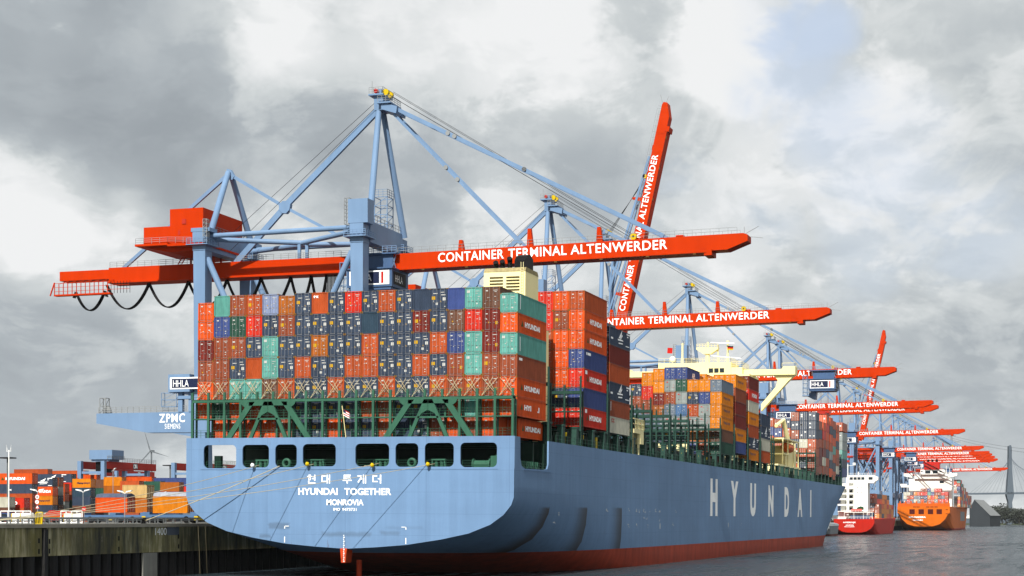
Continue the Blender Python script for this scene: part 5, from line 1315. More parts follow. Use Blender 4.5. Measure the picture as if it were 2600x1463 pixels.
# yard gantry cranes -----------------------------------------------------------------
def gantry(u, v, D, label, with_house, W=8.6, LY=28.0):
    p = at(u, v, D); g = thing('gantry_crane', label, 'gantry crane', (p.x, p.y, QZ), 'gantry cranes over the yard')
    H = p.z - QZ
    for x in (0.6, W):
        b = MB(); b.box(x - .6, x + .6, 0.9, LY, H - 2.3, H - 0.1); bm_ = b.build('girder', CRREDD, g)
        if x > 1:
            flat([bar(0, 0, 2.6, 1.7)], (x + .61, 15.0, H - 2.05), (0, 1, 0), (0, 0, 1), bm_, GREYP, 'sign_plate', .01)
            letter('CTA', (x + .63, 15.2, H - 1.85), (0, 1, 0), (0, 0, 1), 2.2, 1.3, bm_, bold=0.04)
            b = MB(); b.rail([(x + .5, 9.5, H - 0.1), (x + .5, LY, H - 0.1)], 1.2, 0.05, 1.3, 3); b.build('girder_railing', STEEL, bm_)
        for y in (0, LY - 4.5):
            b = MB(); b.box(x - .62, x + .62, y - 0.3, y + 0.9, 0.6, H - (0.0 if y == 0 else 2.3)); b.box(x - 1.1, x + 1.1, y - 1.0, y + 1.6, 0.02, 0.8); b.build('leg', CRBLUE, g)
    for y in (0.1, LY - 4.2):
        b = MB(); b.box(1.2, W - .6, y, y + .7, H - 3.8, H - 3.1); b.build('tie_beam', CRBLUE, g)
    if with_house:
        b = MB(); b.box(3.2, 11.0, 1.0, 7.2, H + 0.5, H + 3.3); b.box(3.6, 9.6, 1.5, 7, H - 0.1, H + 0.5); tro = b.build('trolley_house', CRBLUE, g)
        b = MB(); b.rail([(9.5, .9, H + .5), (11.2, .9, H + .5), (11.2, 7.3, H + .5)], 1.0, 0.05, 1.2, 2); b.build('trolley_railing', STEEL, tro)
        b = MB(); b.box(4.4, 8, 2.5, 5.5, H - 3.4, H - .2); b.build('hoist', BLACK, tro)
        b = MB()
        for i in range(7): b.beam((W + .8, 3 + (i % 2) * 2.0, H - 3 - 1.2 * i), (W + .8, 3 + ((i + 1) % 2) * 2.0, H - 4.2 - 1.2 * i), .12); b.beam((W + .8, 3, H - 3 - 1.2 * i), (W + .8, 5, H - 3 - 1.2 * i), .08)
        b.build('access_stair', STEEL, g)
    return g
gantry(198, 1171, 480, 'blue and dark red gantry crane with a blue trolley house over the yard stacks', True)
gantry(436, 1175, 500, 'dark red gantry crane half hidden by the left edge of the blue hull', False)
gantry(248, 1194, 660, 'smaller gantry crane seen under the girder of the front yard gantry', False)
# wind turbine ------------------------------------------------------------------------
p = at(384.5, 1146, 2400); tb = thing('wind_turbine', 'three-bladed grey wind turbine far behind the yard', 'wind turbine', (p.x, p.y, QZ)); H = p.z - QZ
TURB = paint('turbine_grey', (120, 128, 134), 0.6, 0.05)
b = MB(); b.tube((0, 0, 0), (0, 0, H - 1), 2.0, 12, r2=1.1); b.build('tower', TURB, tb)
b = MB(); b.box(-1.6, 1.6, -2.2, 6, H - 1.5, H + 1.6); b.tube((0, -4, H), (0, -2, H), 1.0, 10, r2=1.5); b.build('nacelle', TURB, tb)
for ex, ez in ((53.5, -15), (-15.5, 46), (-27, -26)):
    L_ = 33.0; d = Vector((ex, 0, ez)).normalized(); n_ = Vector((-d.z, 0, d.x)); o_ = Vector((0, -3, H)); b = MB()
    k = [o_ + n_ * .6, o_ + d * 6 + n_ * 1.1, o_ + d * L_, o_ + d * 6 - n_ * 1.0, o_ - n_ * .6]
    b.quad([q + Vector((0, -.25, 0)) for q in k]); b.quad([q + Vector((0, .25, 0)) for q in k[::-1]])
    for q, q2 in zip(k, k[1:] + k[:1]): b.quad([q + Vector((0, -.25, 0)), q + Vector((0, .25, 0)), q2 + Vector((0, .25, 0)), q2 + Vector((0, -.25, 0))])
    b.build('blade', TURB, tb)
# light masts and street lamps ---------------------------------------------------------
p = at(19.5, 1163, 400); m_ = thing('light_mast', 'dark tall light mast with a flat cross arm at the left edge', 'light mast', (p.x, p.y, QZ), 'tall light masts'); H = p.z - QZ
b = MB(); b.tube((0, 0, 0), (0, 0, H), 0.22, 8); b.build('pole', GREYP, m_)
b = MB(); b.box(-1.6, 1.6, -1.3, 1.3, H - .15, H + .15); b.build('lamp_head', BLACK, m_)
p = at(432, 1182, 520); m2 = thing('light_mast', 'dark light mast with a cross arm close to the left edge of the hull', 'light mast', (p.x, p.y, QZ), 'tall light masts'); H = p.z - QZ
b = MB(); b.tube((0, 0, 0), (0, 0, H), 0.25, 8); b.build('pole', GREYP, m2); b = MB(); b.box(-2.0, 1.5, -1.3, 1.3, H - .15, H + .15); b.build('lamp_head', BLACK, m2)
p = at(22.5, 1143, 300); m3 = thing('antenna_mast', 'slim white mast with antennas in front of the leftmost stack', 'mast', (p.x, p.y, QZ)); H = p.z - QZ
b = MB(); b.tube((0, 0, 0), (0, 0, H), 0.1, 8); b.build('pole', WHITE, m3)
b = MB(); b.beam((-.5, 0, H - .2), (.5, 0, H - .2), 0.08); b.beam((-.45, 0, H - .2), (-.45, 0, H + .5), .06); b.beam((.45, 0, H - .2), (.45, 0, H + .5), .06); b.beam((-.3, 0, H), (-.55, 0, H + 1), .03); b.beam((.3, 0, H), (.55, 0, H + 1), .03); b.build('antenna', WHITE, m3)
def lamp(u, v, D, label, double=True, w_=0.95):
    p = at(u, v, D); l = thing('street_lamp', label, 'street lamp', (p.x, p.y, QZ), 'street lamps on the quay'); H = p.z - QZ
    b = MB(); b.tube((0, 0, 0), (0, 0, H - .2), 0.09, 8, r2=0.06); b.build('pole', STEEL, l)
    for s_ in ((-1, 1) if double else (1,)):
        b = MB(); b.beam((0, 0, H - .2), (s_ * .35, 0, H), .07); b.prism([(s_ * .3, H - .06), (s_ * (.3 + w_), H + .16), (s_ * (.35 + w_), H + .3), (s_ * .35, H + .16)], 'y', -.2, .2); b.build('lamp_head', WHITE, l)
lamp(211, 1247, 258, 'double-armed street lamp in front of the amber-topped stack')
lamp(95.5, 1246, 258, 'double-armed street lamp above the round road signs')
lamp(317, 1250, 252, 'double-armed street lamp between the orange and tan boxes')
lamp(287, 1192, 330, 'tall thin lamp post left of the orange stack', False, .3)
lamp(413, 1253, 250, 'thin lamp post in front of the amber box beside the hull', False, .3)
# road signs -----------------------------------------------------------------------------
p = at(95, 1262, 250); rs = thing('road_sign', 'post with a round speed sign, a round ban sign and a triangle', 'road sign', (p.x, p.y, QZ)); H = p.z - QZ
b = MB(); b.tube((0, 0.05, 0), (0, 0.05, H + .4), .05, 8); b.build('pole', STEEL, rs)
for k, (dx, dz, word) in enumerate(((0.0, 0, '35'), (-.05, -.78, '')),):
    b = MB(); b.tube((dx, -.02, H + dz), (dx, 0.0, H + dz), .42, 18, 0); b.tube((dx, -.035, H + dz), (dx, -.02, H + dz), .33, 18, 1); s_ = b.build('sign_disc', [REDP, WHITE], rs)
    if word: letter(word, (dx - .2, -.04, H + dz - .15), (1, 0, 0), (0, 0, 1), .4, .3, s_, BLACK, bold=.03)
    else:
        b = MB(); b.beam((dx - .2, -.045, H + dz - .2), (dx + .2, -.045, H + dz + .2), .05); b.build('emblem', REDP, s_)
b = MB(); b.prism([(-.42, H - 1.85), (.42, H - 1.85), (0, H - 1.2)], 'y', -.02, .0); b.prism([(-.26, H - 1.76), (.26, H - 1.76), (0, H - 1.36)], 'y', -.035, -.02, 1); b.build('sign_triangle', [REDP, WHITE], rs)
p = at(213.5, 1293, 246); ss = thing('stop_sign', 'red octagonal sign on a thin post by the guard rail', 'road sign', (p.x, p.y, QZ)); H = p.z - QZ
b = MB(); b.tube((0, .05, 0), (0, .05, H + .2), .05, 8); b.build('pole', STEEL, ss)
b = MB(); b.prism([(.42 * math.cos(R(22.5 + 45 * i)), H + .42 * math.sin(R(22.5 + 45 * i))) for i in range(8)], 'y', -.02, 0); sd_ = b.build('sign_plate', REDP, ss)
letter('STOP', (-.28, -.024, H - .1), (1, 0, 0), (0, 0, 1), .56, .2, sd_, bold=.02)
# yellow and black striped board on the quay edge ------------------------------------------
p = at(108, 1326, 196); sb = thing('warning_board', 'yellow framed board with black diagonal stripes on the quay edge', 'warning board', (-27.9, p.y, QZ + .03))
b = MB(); prf = [(-.55, 0), (.62, 0), (.75, 1.45), (-.1, 1.45)]
for a_, c_ in zip(prf, prf[1:] + prf[:1]): b.beam((a_[0], 0, a_[1]), (c_[0], 0, c_[1]), .16, .12)
b.beam((-.55, .5, 0), (-.1, 0, 1.45), .14); b.build('frame', YELP, sb)
b = MB()
for i in range(5): x = -.34 + .22 * i; b.quad([(x, -.01, .1), (x + .12, -.01, .1), (x + .02, -.01, 1.3), (x - .1 + .0, -.01, 1.3)], 0)
b.box(-.36, .62, 0.005, .02, .08, 1.34, 1); b.build('striped_panel', [BLACK, YELP], sb)
# carriers with boxes on the apron -----------------------------------------------------------
def carrier(u, D, label, L_=13.5):
    p = at(u, 1318, D); c = thing('container_carrier', label, 'carrier vehicle', (p.x, p.y, QZ + .02), 'blue low carriers on the apron')
    b = MB(); b.box(-L_ / 2, L_ / 2, 0, 2.6, .75, 1.35); b.box(-L_ / 2, -L_ / 2 + 1.2, 0, 2.6, 1.35, 1.75); b.box(L_ / 2 - 1.2, L_ / 2, 0, 2.6, 1.35, 1.75); b.build('chassis', paint('carrier_blue', (96, 132, 176), .5, .2), c)
    b = MB(); b.box(-L_ / 2 - .15, -L_ / 2 + .5, -.05, 2.65, .5, 1.1); b.box(L_ / 2 - .5, L_ / 2 + .15, -.05, 2.65, .5, 1.1); b.build('bumper', YELP, c)
    for x in (-L_ * .3, L_ * .3):
        for y in (0.25, 2.35):
            b = MB(); b.tube((x, y - .25, .55), (x, y + .25, .55), .55, 14); b.build('wheel', BLACK, c)
    return p
GCAR = 'boxes carried on the apron carriers'
def boxon(p, dx, L_, code, h, label, z=1.8, tarp=None):
    o = container((p.x + dx + L_ / 2, p.y + 1.3, QZ + z), code, h, L_, rot=YR, ship_m=False, label=label, group=GCAR)
    if tarp:
        b = MB(); b.prism([(-1.25, h), (1.25, h), (1.15, h + .45), (0.2, h + .7), (-1.1, h + .5)], 'y', .1, L_ - .1); b.build('tarpaulin', paint('tarpaulin_' + tarp[0], tarp[1], .8, .25, 1.0), o)
    return o
pa = carrier(282, 268, 'blue low carrier under the orange open-top box'); boxon(pa, 0.0, 6.06, 'O', 2.5, 'orange open-top container with a grey tarpaulin on a carrier', tarp=('slate', (98, 108, 132)))
pb = carrier(341, 284, 'blue low carrier under the tall tan box', 10); o = boxon(pb, 0.0, 4.9, 'T', 2.3, 'tan container high on a brown one, on a carrier', z=4.45); boxon(pb, 0.7, 3.6, 'Y', 2.6, 'mustard brown container under the tan one, on a carrier', z=1.8)
pc = carrier(431, 248, 'blue low carrier under the amber box beside the hull', 9.5); boxon(pc, 0.0, 6.06, 'H', 2.6, 'amber open-top container with pale sacks showing, beside the hull', z=1.6, tarp=('pale', (186, 192, 206))); 
# road tractor, vans and barriers along the guard rail
def van(u, D, rgb, label, L_=4.6, h=2.0):
    p = at(u, 1318, D); c = thing('parked_van', label, 'van', (p.x, p.y, QZ + .02), 'vans parked on the apron')
    b = MB(); b.prism([(-L_ / 2, .35), (L_ / 2, .35), (L_ / 2, 1.05), (L_ / 2 - .9, 1.2), (L_ / 2 - 1.5, h), (-L_ / 2 + .1, h)], 'y', 0, 1.8); b.build('body', paint('van_paint_%d_%d' % (rgb[0], rgb[2]), rgb, .35, .08), c)
    b = MB(); b.prism([(-L_ / 2 + .5, 1.2), (L_ / 2 - 1.2, 1.2), (L_ / 2 - 1.6, h - .2), (-L_ / 2 + .5, h - .2)], 'y', -.015, 1.815); b.build('window', GLASS, c)
    for x in (-L_ * .3, L_ * .3):
        b = MB(); b.tube((x, -.03, .36), (x, .2, .36), .36, 12); b.tube((x, 1.6, .36), (x, 1.83, .36), .36, 12); b.build('wheel', BLACK, c)
van(62, 330, (235, 236, 234), 'white van parked below the white-lettered red box'); van(8, 330, (70, 92, 150), 'blue van at the left edge of the quay'); van(121, 330, (238, 238, 236), 'white van parked behind the yellow warning board'); van(33, 340, (200, 45, 40), 'red van beside the slim white mast')
def barrier(u0, u1, D, label, panels):
    p = at(u0, 1318, D); q = at(u1, 1318, D); c = thing('site_barrier', label, 'barrier', (p.x, p.y, QZ + .02), 'white site barriers behind the guard rail'); Lx = (q - p).length
    dx = (q - p).normalized(); b = MB()
    for z in (1.85, .1): b.beam((0, 0, z), dx * Lx + Vector((0, 0, z)) - Vector((0, 0, dx.z * Lx)), .14)
    n_ = 4
    for i in range(n_ + 1): v = dx * (Lx * i / n_); b.beam((v.x, v.y, 0), (v.x, v.y, 1.85), .14)
    b.build('frame', WHITE, c)
    for a_, e_ in panels:
        v0, v1 = dx * (Lx * a_), dx * (Lx * e_); b = MB()
        b.quad([(v0.x, v0.y - .08, .3), (v1.x, v1.y - .08, .3), (v1.x, v1.y - .08, 1.5), (v0.x, v0.y - .08, 1.5)]); b.quad([(v0.x, v0.y - .02, .3), (v0.x, v0.y - .02, 1.5), (v1.x, v1.y - .02, 1.5), (v1.x, v1.y - .02, .3)])
        for k in (a_, (a_ + e_) / 2 - .02): v = dx * (Lx * k); w2 = dx * (Lx * (k + .035)); b.quad([(v.x, v.y - .09, .3), (w2.x, w2.y - .09, .3), (w2.x, w2.y - .09, 1.5), (v.x, v.y - .09, 1.5)], 1)
        b.build('panel', [WHITE, YELP], c)
barrier(155, 209, 240, 'white barrier frame with pale yellow-edged panels left of the stop sign', ((.12, .95),))
barrier(2, 78, 240, 'white barrier frame with pale panels at the left end of the quay', ((.35, .98),))
b = MB(); b.box(-.12, .12, -.12, .12, 0, 1.9); o = b.build('marker_post', ORANGE); o.location = at(209.5, 1318, 242); o.location.z = QZ; tag(o, 'orange marker post below the stop sign', 'post')
p = at(140, 1318, 300); gv = thing('red_service_truck', 'low red truck with a yellow stripe behind the warning board', 'truck', (p.x, p.y, QZ + .02))
b = MB(); b.prism([(-2.6, .5), (2.6, .5), (2.6, 1.6), (1.8, 2.2), (-1.2, 2.3), (-2.6, 1.4)], 'y', 0, 2.2); b.build('body', REDP, gv); b = MB(); b.box(-2.4, 2.2, -.03, -.01, .8, 1.1); b.build('stripe', YELP, gv)
for x in (-1.6, 1.6): b = MB(); b.tube((x, -.05, .5), (x, .3, .5), .5, 12); b.tube((x, 1.9, .5), (x, 2.25, .5), .5, 12); b.build('wheel', BLACK, gv)
b = MB(); b.beam((-30.6, -60, QZ + .75), (-30.6, 14, QZ + .75), .1, .3); b.beam((-30.6, -60, QZ + .45), (-30.6, 14, QZ + .45), .06, .1)
for i in range(36): b.box(-30.68, -30.52, -60 + 2.1 * i, -59.86 + 2.1 * i, QZ, QZ + .8)
tag(b.build('crash_barrier', STEEL), 'long grey steel crash barrier along the quay edge', 'barrier')
random.seed(8)
# mooring bollards and ropes ---------------------------------------------------------------------
GBO = 'mooring bollards on the quay edge'
def bollard(y, label):
    b = MB(); b.tube((0, 0, 0), (0, 0, .55), .28, 12, r2=.24); b.tube((0, 0, .55), (0, 0, .78), .42, 12, r2=.36); o = b.build('mooring_bollard', BLACK); o.location = (-28.3, y, QZ + .03); tag(o, label, 'bollard', GBO)
bollard(-38.0, 'black mooring bollard at the left end of the quay holding four stern ropes'); bollard(-4.3, 'black mooring bollard holding the steep stern rope left of the hull')
GRP = 'stern mooring ropes'
def rope(p, q, sag, r, label):
    p, q = SHM @ Vector(p), Vector(q); pts = []
    for i in range(25):
        t = i / 24; v = p.lerp(q, t); v.z -= sag * 4 * t * (1 - t); pts.append(v)
    b = MB(); b.path(pts, r, 6); o = b.build('mooring_rope', ROPE); tag(o, label, 'rope', GRP)
for k, (x, z, w_) in enumerate(((-13.2, 15.35, 'from the second stern opening'), (-5.0, 15.45, 'from the fourth stern opening with a yellow buoy'), (4.8, 15.55, 'from the fifth stern opening'), (12.7, 15.45, 'from the seventh stern opening, crossing the most lettering'))):
    rope((x, 0.9, z), (-28.3, -38.0 + .05 * k, QZ + .35), .75, .04, 'pale mooring rope running far left ' + w_)
rope((-9.75, -.12, 15.12), (-28.3, -4.3, QZ + .35), .2, .06, 'thick steep mooring rope from the third stern opening down to the quay')
def buoy(x, z, m, label):
    b = MB(); b.tube((-.1, 0, 0), (.1, 0, 0), .32, 14, r2=.27); b.tube((-.24, 0, 0), (-.1, 0, 0), .16, 14, r2=.32); b.tube((.1, 0, 0), (.24, 0, 0), .27, 14, r2=.12); o = b.build('rope_guard', m); o.matrix_world = SHM @ Matrix.Translation((x, -.55, z)); tag(o, label, 'rat guard', 'rat guards on the stern ropes')
buoy(-13.6, 15.22, WHITE, 'white rat guard on the leftmost stern rope'); buoy(-5.35, 15.38, YELP, 'yellow rat guard on the rope left of the stern centre'); buoy(4.2, 15.2, YELP, 'small yellow rat guard at the fifth stern opening'); buoy(12.2, 15.3, YELP, 'yellow rat guard on the rightmost stern rope')
for k, (y, x0) in enumerate(((7.2, -26.6), (9.0, -26.5))):
    b = MB(); b.path([(x0, y, QZ - .4), (x0 + .12, y + .1, 3.5), (x0 + .1, y + .35, 0.1)], 0.018 if k else .03, 6); tag(b.build('hanging_rope', paint('old_rope', (150, 140, 112), .9, .2, k=.5)), ['thick', 'thin', 'thin short'][k] + ' pale rope hanging down the quay wall beside the hull', 'rope', 'ropes hanging down the quay wall')
# ------------------------------------------------------------------ ships beyond the bow
def small_hull(parent, x0, x1, y0, y1, zd, mat, zb=2.2, rake=0.8, sheer=1.5):
    """hull with a rounded stern plate and a pointed raked bow"""
    cx_ = (x0 + x1) / 2; hb = (x1 - x0) / 2; L_ = y1 - y0
    sect0 = [(0, zb * .55), (.35, zb * .6), (.62, zb * .9), (.82, zb * 1.6), (.94, zb * 2.4), (1.0, zd * .72), (1.0, zd)]
    sect1 = [(0, -2), (.5, -2), (.85, -1.8), (.97, -.8), (1, .5), (1, zd * .5), (1, zd)]
    b = MB(); rows = []
    for i in range(25):
        t = i / 24; y = y0 + L_ * t; k = min(1, t / .22); k = 1 - (1 - k) ** 2
        r_ = []
        for a, c in zip(sect0, sect1):
            z = a[1] + (c[1] - a[1]) * k; x = a[0] + (c[0] - a[0]) * k
            s_ = max(0, min(1, z / zd)); ts = max(0, (t - (.66 + .12 * s_)) / (.28 - .06 * s_ * .5)); bb = max(0, 1 - min(1, ts) ** 2.0) ** .8
            r_.append((x * bb * hb, z + (sheer * max(0, t - .75) * 4 if c[1] == zd else 0)))
        rows.append((y, r_))
    for sg in (1, -1):
        for (ya, ra), (yb, rb) in zip(rows[:-1], rows[1:]):
            for j in range(len(ra) - 1): b.quad([(cx_ + sg * ra[j][0], ya, ra[j][1]), (cx_ + sg * rb[j][0], yb, rb[j][1]), (cx_ + sg * rb[j + 1][0], yb, rb[j + 1][1]), (cx_ + sg * ra[j + 1][0], ya, ra[j + 1][1])])
    s0 = rows[0][1]; b.quad([(cx_ + x, y0, z) for x, z in s0] + [(cx_ - x, y0, z) for x, z in s0[::-1]])
    for (ya, ra), (yb, rb) in zip(rows[:-1], rows[1:]): b.quad([(cx_ - ra[-1][0], ya, ra[-1][1]), (cx_ + ra[-1][0], ya, ra[-1][1]), (cx_ + rb[-1][0], yb, rb[-1][1]), (cx_ - rb[-1][0], yb, rb[-1][1])])
    bm = bmesh.new(); o = b.build('hull', mat, parent); bm.from_mesh(o.data); bmesh.ops.remove_doubles(bm, verts=bm.verts, dist=.002); bmesh.ops.recalc_face_normals(bm, faces=bm.faces); bm.to_mesh(o.data); bm.free()
    return o
# red feeder -----------------------------------------------------------------------------
rd = thing('feeder_ship', 'small red container feeder with a tall white deckhouse, moored ahead of the big blue bow', 'feeder ship', (0, 645, 0))
small_hull(rd, -24.2, -3.0, 0, 135, 8.3, hull_mat('feeder_red_paint', (214, 42, 26), (150, 30, 24), -3.0, rust=.3, lines=False), 2.0)
letter('AMERDIJK', (-19.5, -.03, 5.9), (1, 0, 0), (0, 0, 1), 7.0, .95, rd, bold=.03); letter('HOUSTON', (-17.9, -.03, 4.75), (1, 0, 0), (0, 0, 1), 4.2, .55, rd, bold=.03); letter('IMO 9166479', (-18.6, -.03, 3.95), (1, 0, 0), (0, 0, 1), 5.2, .45, rd, bold=.03)
SHW = paint('ship_white', (236, 235, 228), .5, .06, k=.9)
b = MB(); b.box(-23.6, -8.0, 12, 24, 8.3, 12.4); b.box(-15.5, -8.0, 13, 23, 12.4, 27.4); b.box(-19.6, -4.6, 13.5, 22, 27.4, 31.6); b.box(-22.6, -15.5, 15, 23, 12.4, 27.4); b.prism([(-4.6, 28.0), (-4.6, 31.4), (-2.6, 30.6), (-2.6, 29.2)], 'y', 14, 18)
for z in (15.4, 18.4, 21.4, 24.4): b.box(-23.8, -15.5, 12, 15, z, z + .9)
b.box(-18.9, -17.6, 10.6, 11.8, 8.3, 31); b.box(-23.4, -8.2, 9, 12, 12.2, 12.5); b.box(-19.2, -4.2, 2.5, 9, 11.6, 11.9)
dh = b.build('deckhouse', SHW, rd)
b = MB()
for i in range(4): b.box(-17.6 + 2.05 * i, -15.9 + 2.05 * i, 13.42, 13.48, 29.2, 30.6)
b.box(-7.6, -5.4, 13.42, 13.48, 29.2, 30.6)
for z in (25, 22, 16): b.box(-13.6, -13.2, 12.92, 12.98, z, z + .5); b.box(-11.6, -11.2, 12.92, 12.98, z, z + .5)
for z in (13.2, 16.4, 19.4, 22.4): b.box(-20.0, -16.4, 14.9, 14.98, z, z + 1.3)
b.build('window', GLASS, dh)
b = MB(); b.tube((-18.3, 11.2, 31), (-18.3, 11.2, 37.5), .22, 8); b.beam((-20.2, 11.2, 36.5), (-15.0, 11.2, 36.9), .16); b.box(-15.6, -14.2, 10.8, 11.6, 36.9, 38.2); b.tube((-13.2, 15, 31.6), (-13.2, 15, 33.5), .18, 8); b.rail([(-19.5, 13.6, 31.6), (-4.7, 13.6, 31.6)], 1.1, .05, 1.2, 2); b.build('mast', SHW, dh)
b = MB(); b.rail([(-22.5, .4, 8.3), (-4, .4, 8.3)], 1.2, .06, 1.5, 2); b.rail([(-19, 2.6, 11.9), (-4.4, 2.6, 11.9)], 1.1, .06, 1.4, 2)
for x in (-19, -14, -9, -4.4): b.beam((x, 2.7, 8.3), (x, 2.7, 11.7), .2)
b.build('poop_railing', SHW, rd)
b = MB(); b.box(-16, -6.0, 3.5, 7, 8.3, 10.2); b.build('mooring_gear', paint('winch_blue', (70, 100, 140), .5, .2), rd)
b = MB(); b.tube((-15.6, 5, 12.9), (-10, 5, 12.9), .75, 10); b.build('life_raft', REDP, rd); b = MB(); b.prism([(-13.5, 13), (-9.6, 13), (-9.6, 14.6), (-11, 15.0), (-12.6, 14.4)], 'y', 6, 9); b.build('green_cover', paint('cover_green', (40, 90, 60), .7, .2), rd)
# white and grey boat half hidden by the blue bow ---------------------------------------------
wv = thing('work_boat', 'grey and white boat half hidden between the blue bow and the red feeder', 'boat', (0, 560, 0))
small_hull(wv, -26, -14.5, 0, 42, 5.0, hull_mat('boat_grey_paint', (150, 158, 164), (120, 60, 52), 1.0, rust=.2, lines=False), 1.6)
b = MB(); b.box(-24, -17, 8, 22, 5, 8.2); b.prism([(-23.6, 8.2), (-16.6, 8.2), (-15.6, 10.6), (-23, 10.6)], 'y', 9, 16); b.beam((-16.3, 7, 5), (-15.2, 7, 9.2), .3); b.build('deckhouse', SHW, wv)
b = MB(); b.tube((-19.5, 7, 6.3), (-18.4, 7, 6.3), .7, 10); b.build('life_ring', ORANGE, wv)
# orange container ship ---------------------------------------------------------------------
os_ = thing('container_ship', 'orange container ship with a white bridge tower, farthest in the row', 'container ship', (0, 993, 0))
small_hull(os_, -26.0, 12.0, 0, 270, 17.6, hull_mat('orange_hull_paint', (245, 122, 18), (190, 60, 30), 1.4, rust=.15, lines=False), 5.2)
letter('RIO MADEIRA', (-17.5, -.05, 9.2), (1, 0, 0), (0, 0, 1), 12.2, 1.25, os_, bold=.04); letter('HAMBURG', (-14.5, -.05, 7.2), (1, 0, 0), (0, 0, 1), 7.0, .95, os_, bold=.04)
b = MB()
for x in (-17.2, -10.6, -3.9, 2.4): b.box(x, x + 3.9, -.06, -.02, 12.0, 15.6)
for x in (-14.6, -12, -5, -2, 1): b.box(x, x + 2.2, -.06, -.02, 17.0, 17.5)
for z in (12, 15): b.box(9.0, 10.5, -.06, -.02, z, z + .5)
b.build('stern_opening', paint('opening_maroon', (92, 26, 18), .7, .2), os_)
b = MB(); b.box(-25.8, 11.8, .2, 3, 17.6, 20.0)
for x in (-24, -20, -16, -12, -8, -4, 0, 4, 8, 11): b.box(x - .5, x + .5, .0, .8, 17.6, 21.5)
b.build('stern_bulwark', ORANGE, os_)
b = MB(); b.box(-21.5, 10.5, 42, 58, 17.6, 39.0); b.box(-17, 8, 40, 58, 39.0, 42.2); b.prism([(-25.6, 41.2), (-25.6, 43.2), (-19, 43.2), (-19, 39.8)], 'y', 44, 50); b.prism([(14.4, 41.2), (14.4, 43.2), (8, 43.2), (8, 39.8)], 'y', 44, 50); b.box(-12.5, 5.5, 38, 54, 42.2, 45.8); b.box(-27.5, 13.5, 42.5, 45, 32.6, 34.0); b.box(-28, -23, 42.5, 45, 33.9, 35.2)
for x, h in ((-17, 48), (-20, 46.5), (6.5, 49), (9, 47), (-12, 47.8)): b.beam((x, 42, 42), (x, 42, h), .25)
tw = b.build('bridge_tower', SHW, os_)
b = MB(); b.box(-9.6, 1.6, 37.5, 48, 45.8, 50.4); b.prism([(45.8 - 0, 0)] * 0 or [(-11, 50.4), (2.6, 50.4), (1.6, 51.6), (-10, 51.6)], 'y', 37.5, 47); fn = b.build('funnel', REDP, tw)
b = MB(); b.box(-8.6, -4.6, 37.4, 37.46, 46.6, 49.4); b.box(-3.2, .4, 37.4, 37.46, 46.6, 49.4); b.build('funnel_recess', CRREDD, fn)
b = MB()
for x in (-7, -3.8, -.6): b.tube((x, 42, 51.6), (x, 42, 53.6), .9, 10)
b.build('exhaust_pipe', BLACK, fn)
b = MB(); b.box(-9, -5, 37.94, 37.98, 42.8, 45.2); b.box(-3.4, .4, 37.94, 37.98, 42.8, 45.2); b.box(-12, -10.8, 37.94, 37.98, 44, 45); b.box(1.6, 3.4, 37.94, 37.98, 44, 45); b.box(1.5, 4.7, 41.94, 41.98, 35.5, 37.5); b.build('window', GLASS, tw)
b = MB(); b.box(12.02, 12.06, 120, 175, 7, 14.5); b.build('painted_panel', paint('panel_grey', (165, 168, 170), .6, .15), os_)
# their cargo: many small containers, one object with the far forward bays -----------------------
random.seed(21)
pool = 'BBBOORRHHNNAWWMSUrr'
for i in range(13):
    x = -21 + 2.5 * i; n_ = 5 if 4 < i < 11 else 4
    for t in range(n_): far.box(Matrix.Translation((x, 1000, 17.9 + 2.62 * t)), random.choice(pool), CW, 12.2, 2.6)
for k in range(12):
    for i in (13, 14):
        n_ = 8 - k // 2 if k < 8 else 4
        for t in range(n_): far.box(Matrix.Translation((-21 + 2.5 * i - (.3 if i == 14 else 0), 1062 + 13.2 * k, 17.9 + 2.62 * t)), random.choice(pool), CW, 12.2, 2.6)
for x in (-7.2, -4.7):
    for k in range(6):
        for t in range(4 - (1 if x > -5 else 0)): far.box(Matrix.Translation((x, 672 + 12.6 * k, 8.6 + 2.62 * t + (3 if x < -6 else 0))), random.choice('HHYRBON'), CW, 12.2, 2.6)
far.build('distant_containers', 'many small coloured containers stacked on the bow and on the ships beyond')
# ------------------------------------------------------------------ cable-stayed bridge, shed, trees, pylon
PIER = paint('bridge_grey_blue', (100, 112, 124), .8, .1, .02, k=.6)
D_ = 2300.0
br = thing('cable_stayed_bridge', 'grey cable-stayed bridge with one tall pylon at the right edge', 'bridge')
def bp_(u, v): return at(u, v, D_)
pt, pd, pg = bp_(2567, 1131), bp_(2567, 1252), bp_(2567, 1330)
b = MB(); rt = Vector((CA, SA, 0)); fw = Vector((-SA, CA, 0))
def slab(u0, u1, v0, v1, dep, b=b):
    pa_, pb_, pc_, pd_ = bp_(u0, v0), bp_(u1, v0), bp_(u1, v1), bp_(u0, v1)
    fr = [pa_, pb_, pc_, pd_]; bk_ = [q + fw * dep for q in fr]
    b.quad(fr); b.quad(bk_[::-1])
    for i in range(4): b.quad([fr[i], bk_[i], bk_[(i + 1) % 4], fr[(i + 1) % 4]])
def poly(pts, dep, b):
    fr = [bp_(*q) for q in pts]; bk_ = [q + fw * dep for q in fr]; b.quad(fr); b.quad(bk_[::-1])
    for i in range(len(fr)): b.quad([fr[i], bk_[i], bk_[(i + 1) % len(fr)], fr[(i + 1) % len(fr)]])
poly([(2562, 1133), (2567, 1130), (2569, 1136), (2570, 1192), (2575, 1258), (2570, 1276), (2572, 1300), (2573, 1332), (2558, 1332), (2559, 1300), (2561, 1276), (2556, 1258), (2561, 1192)], 9, b)
b.build('pylon', PIER, br)
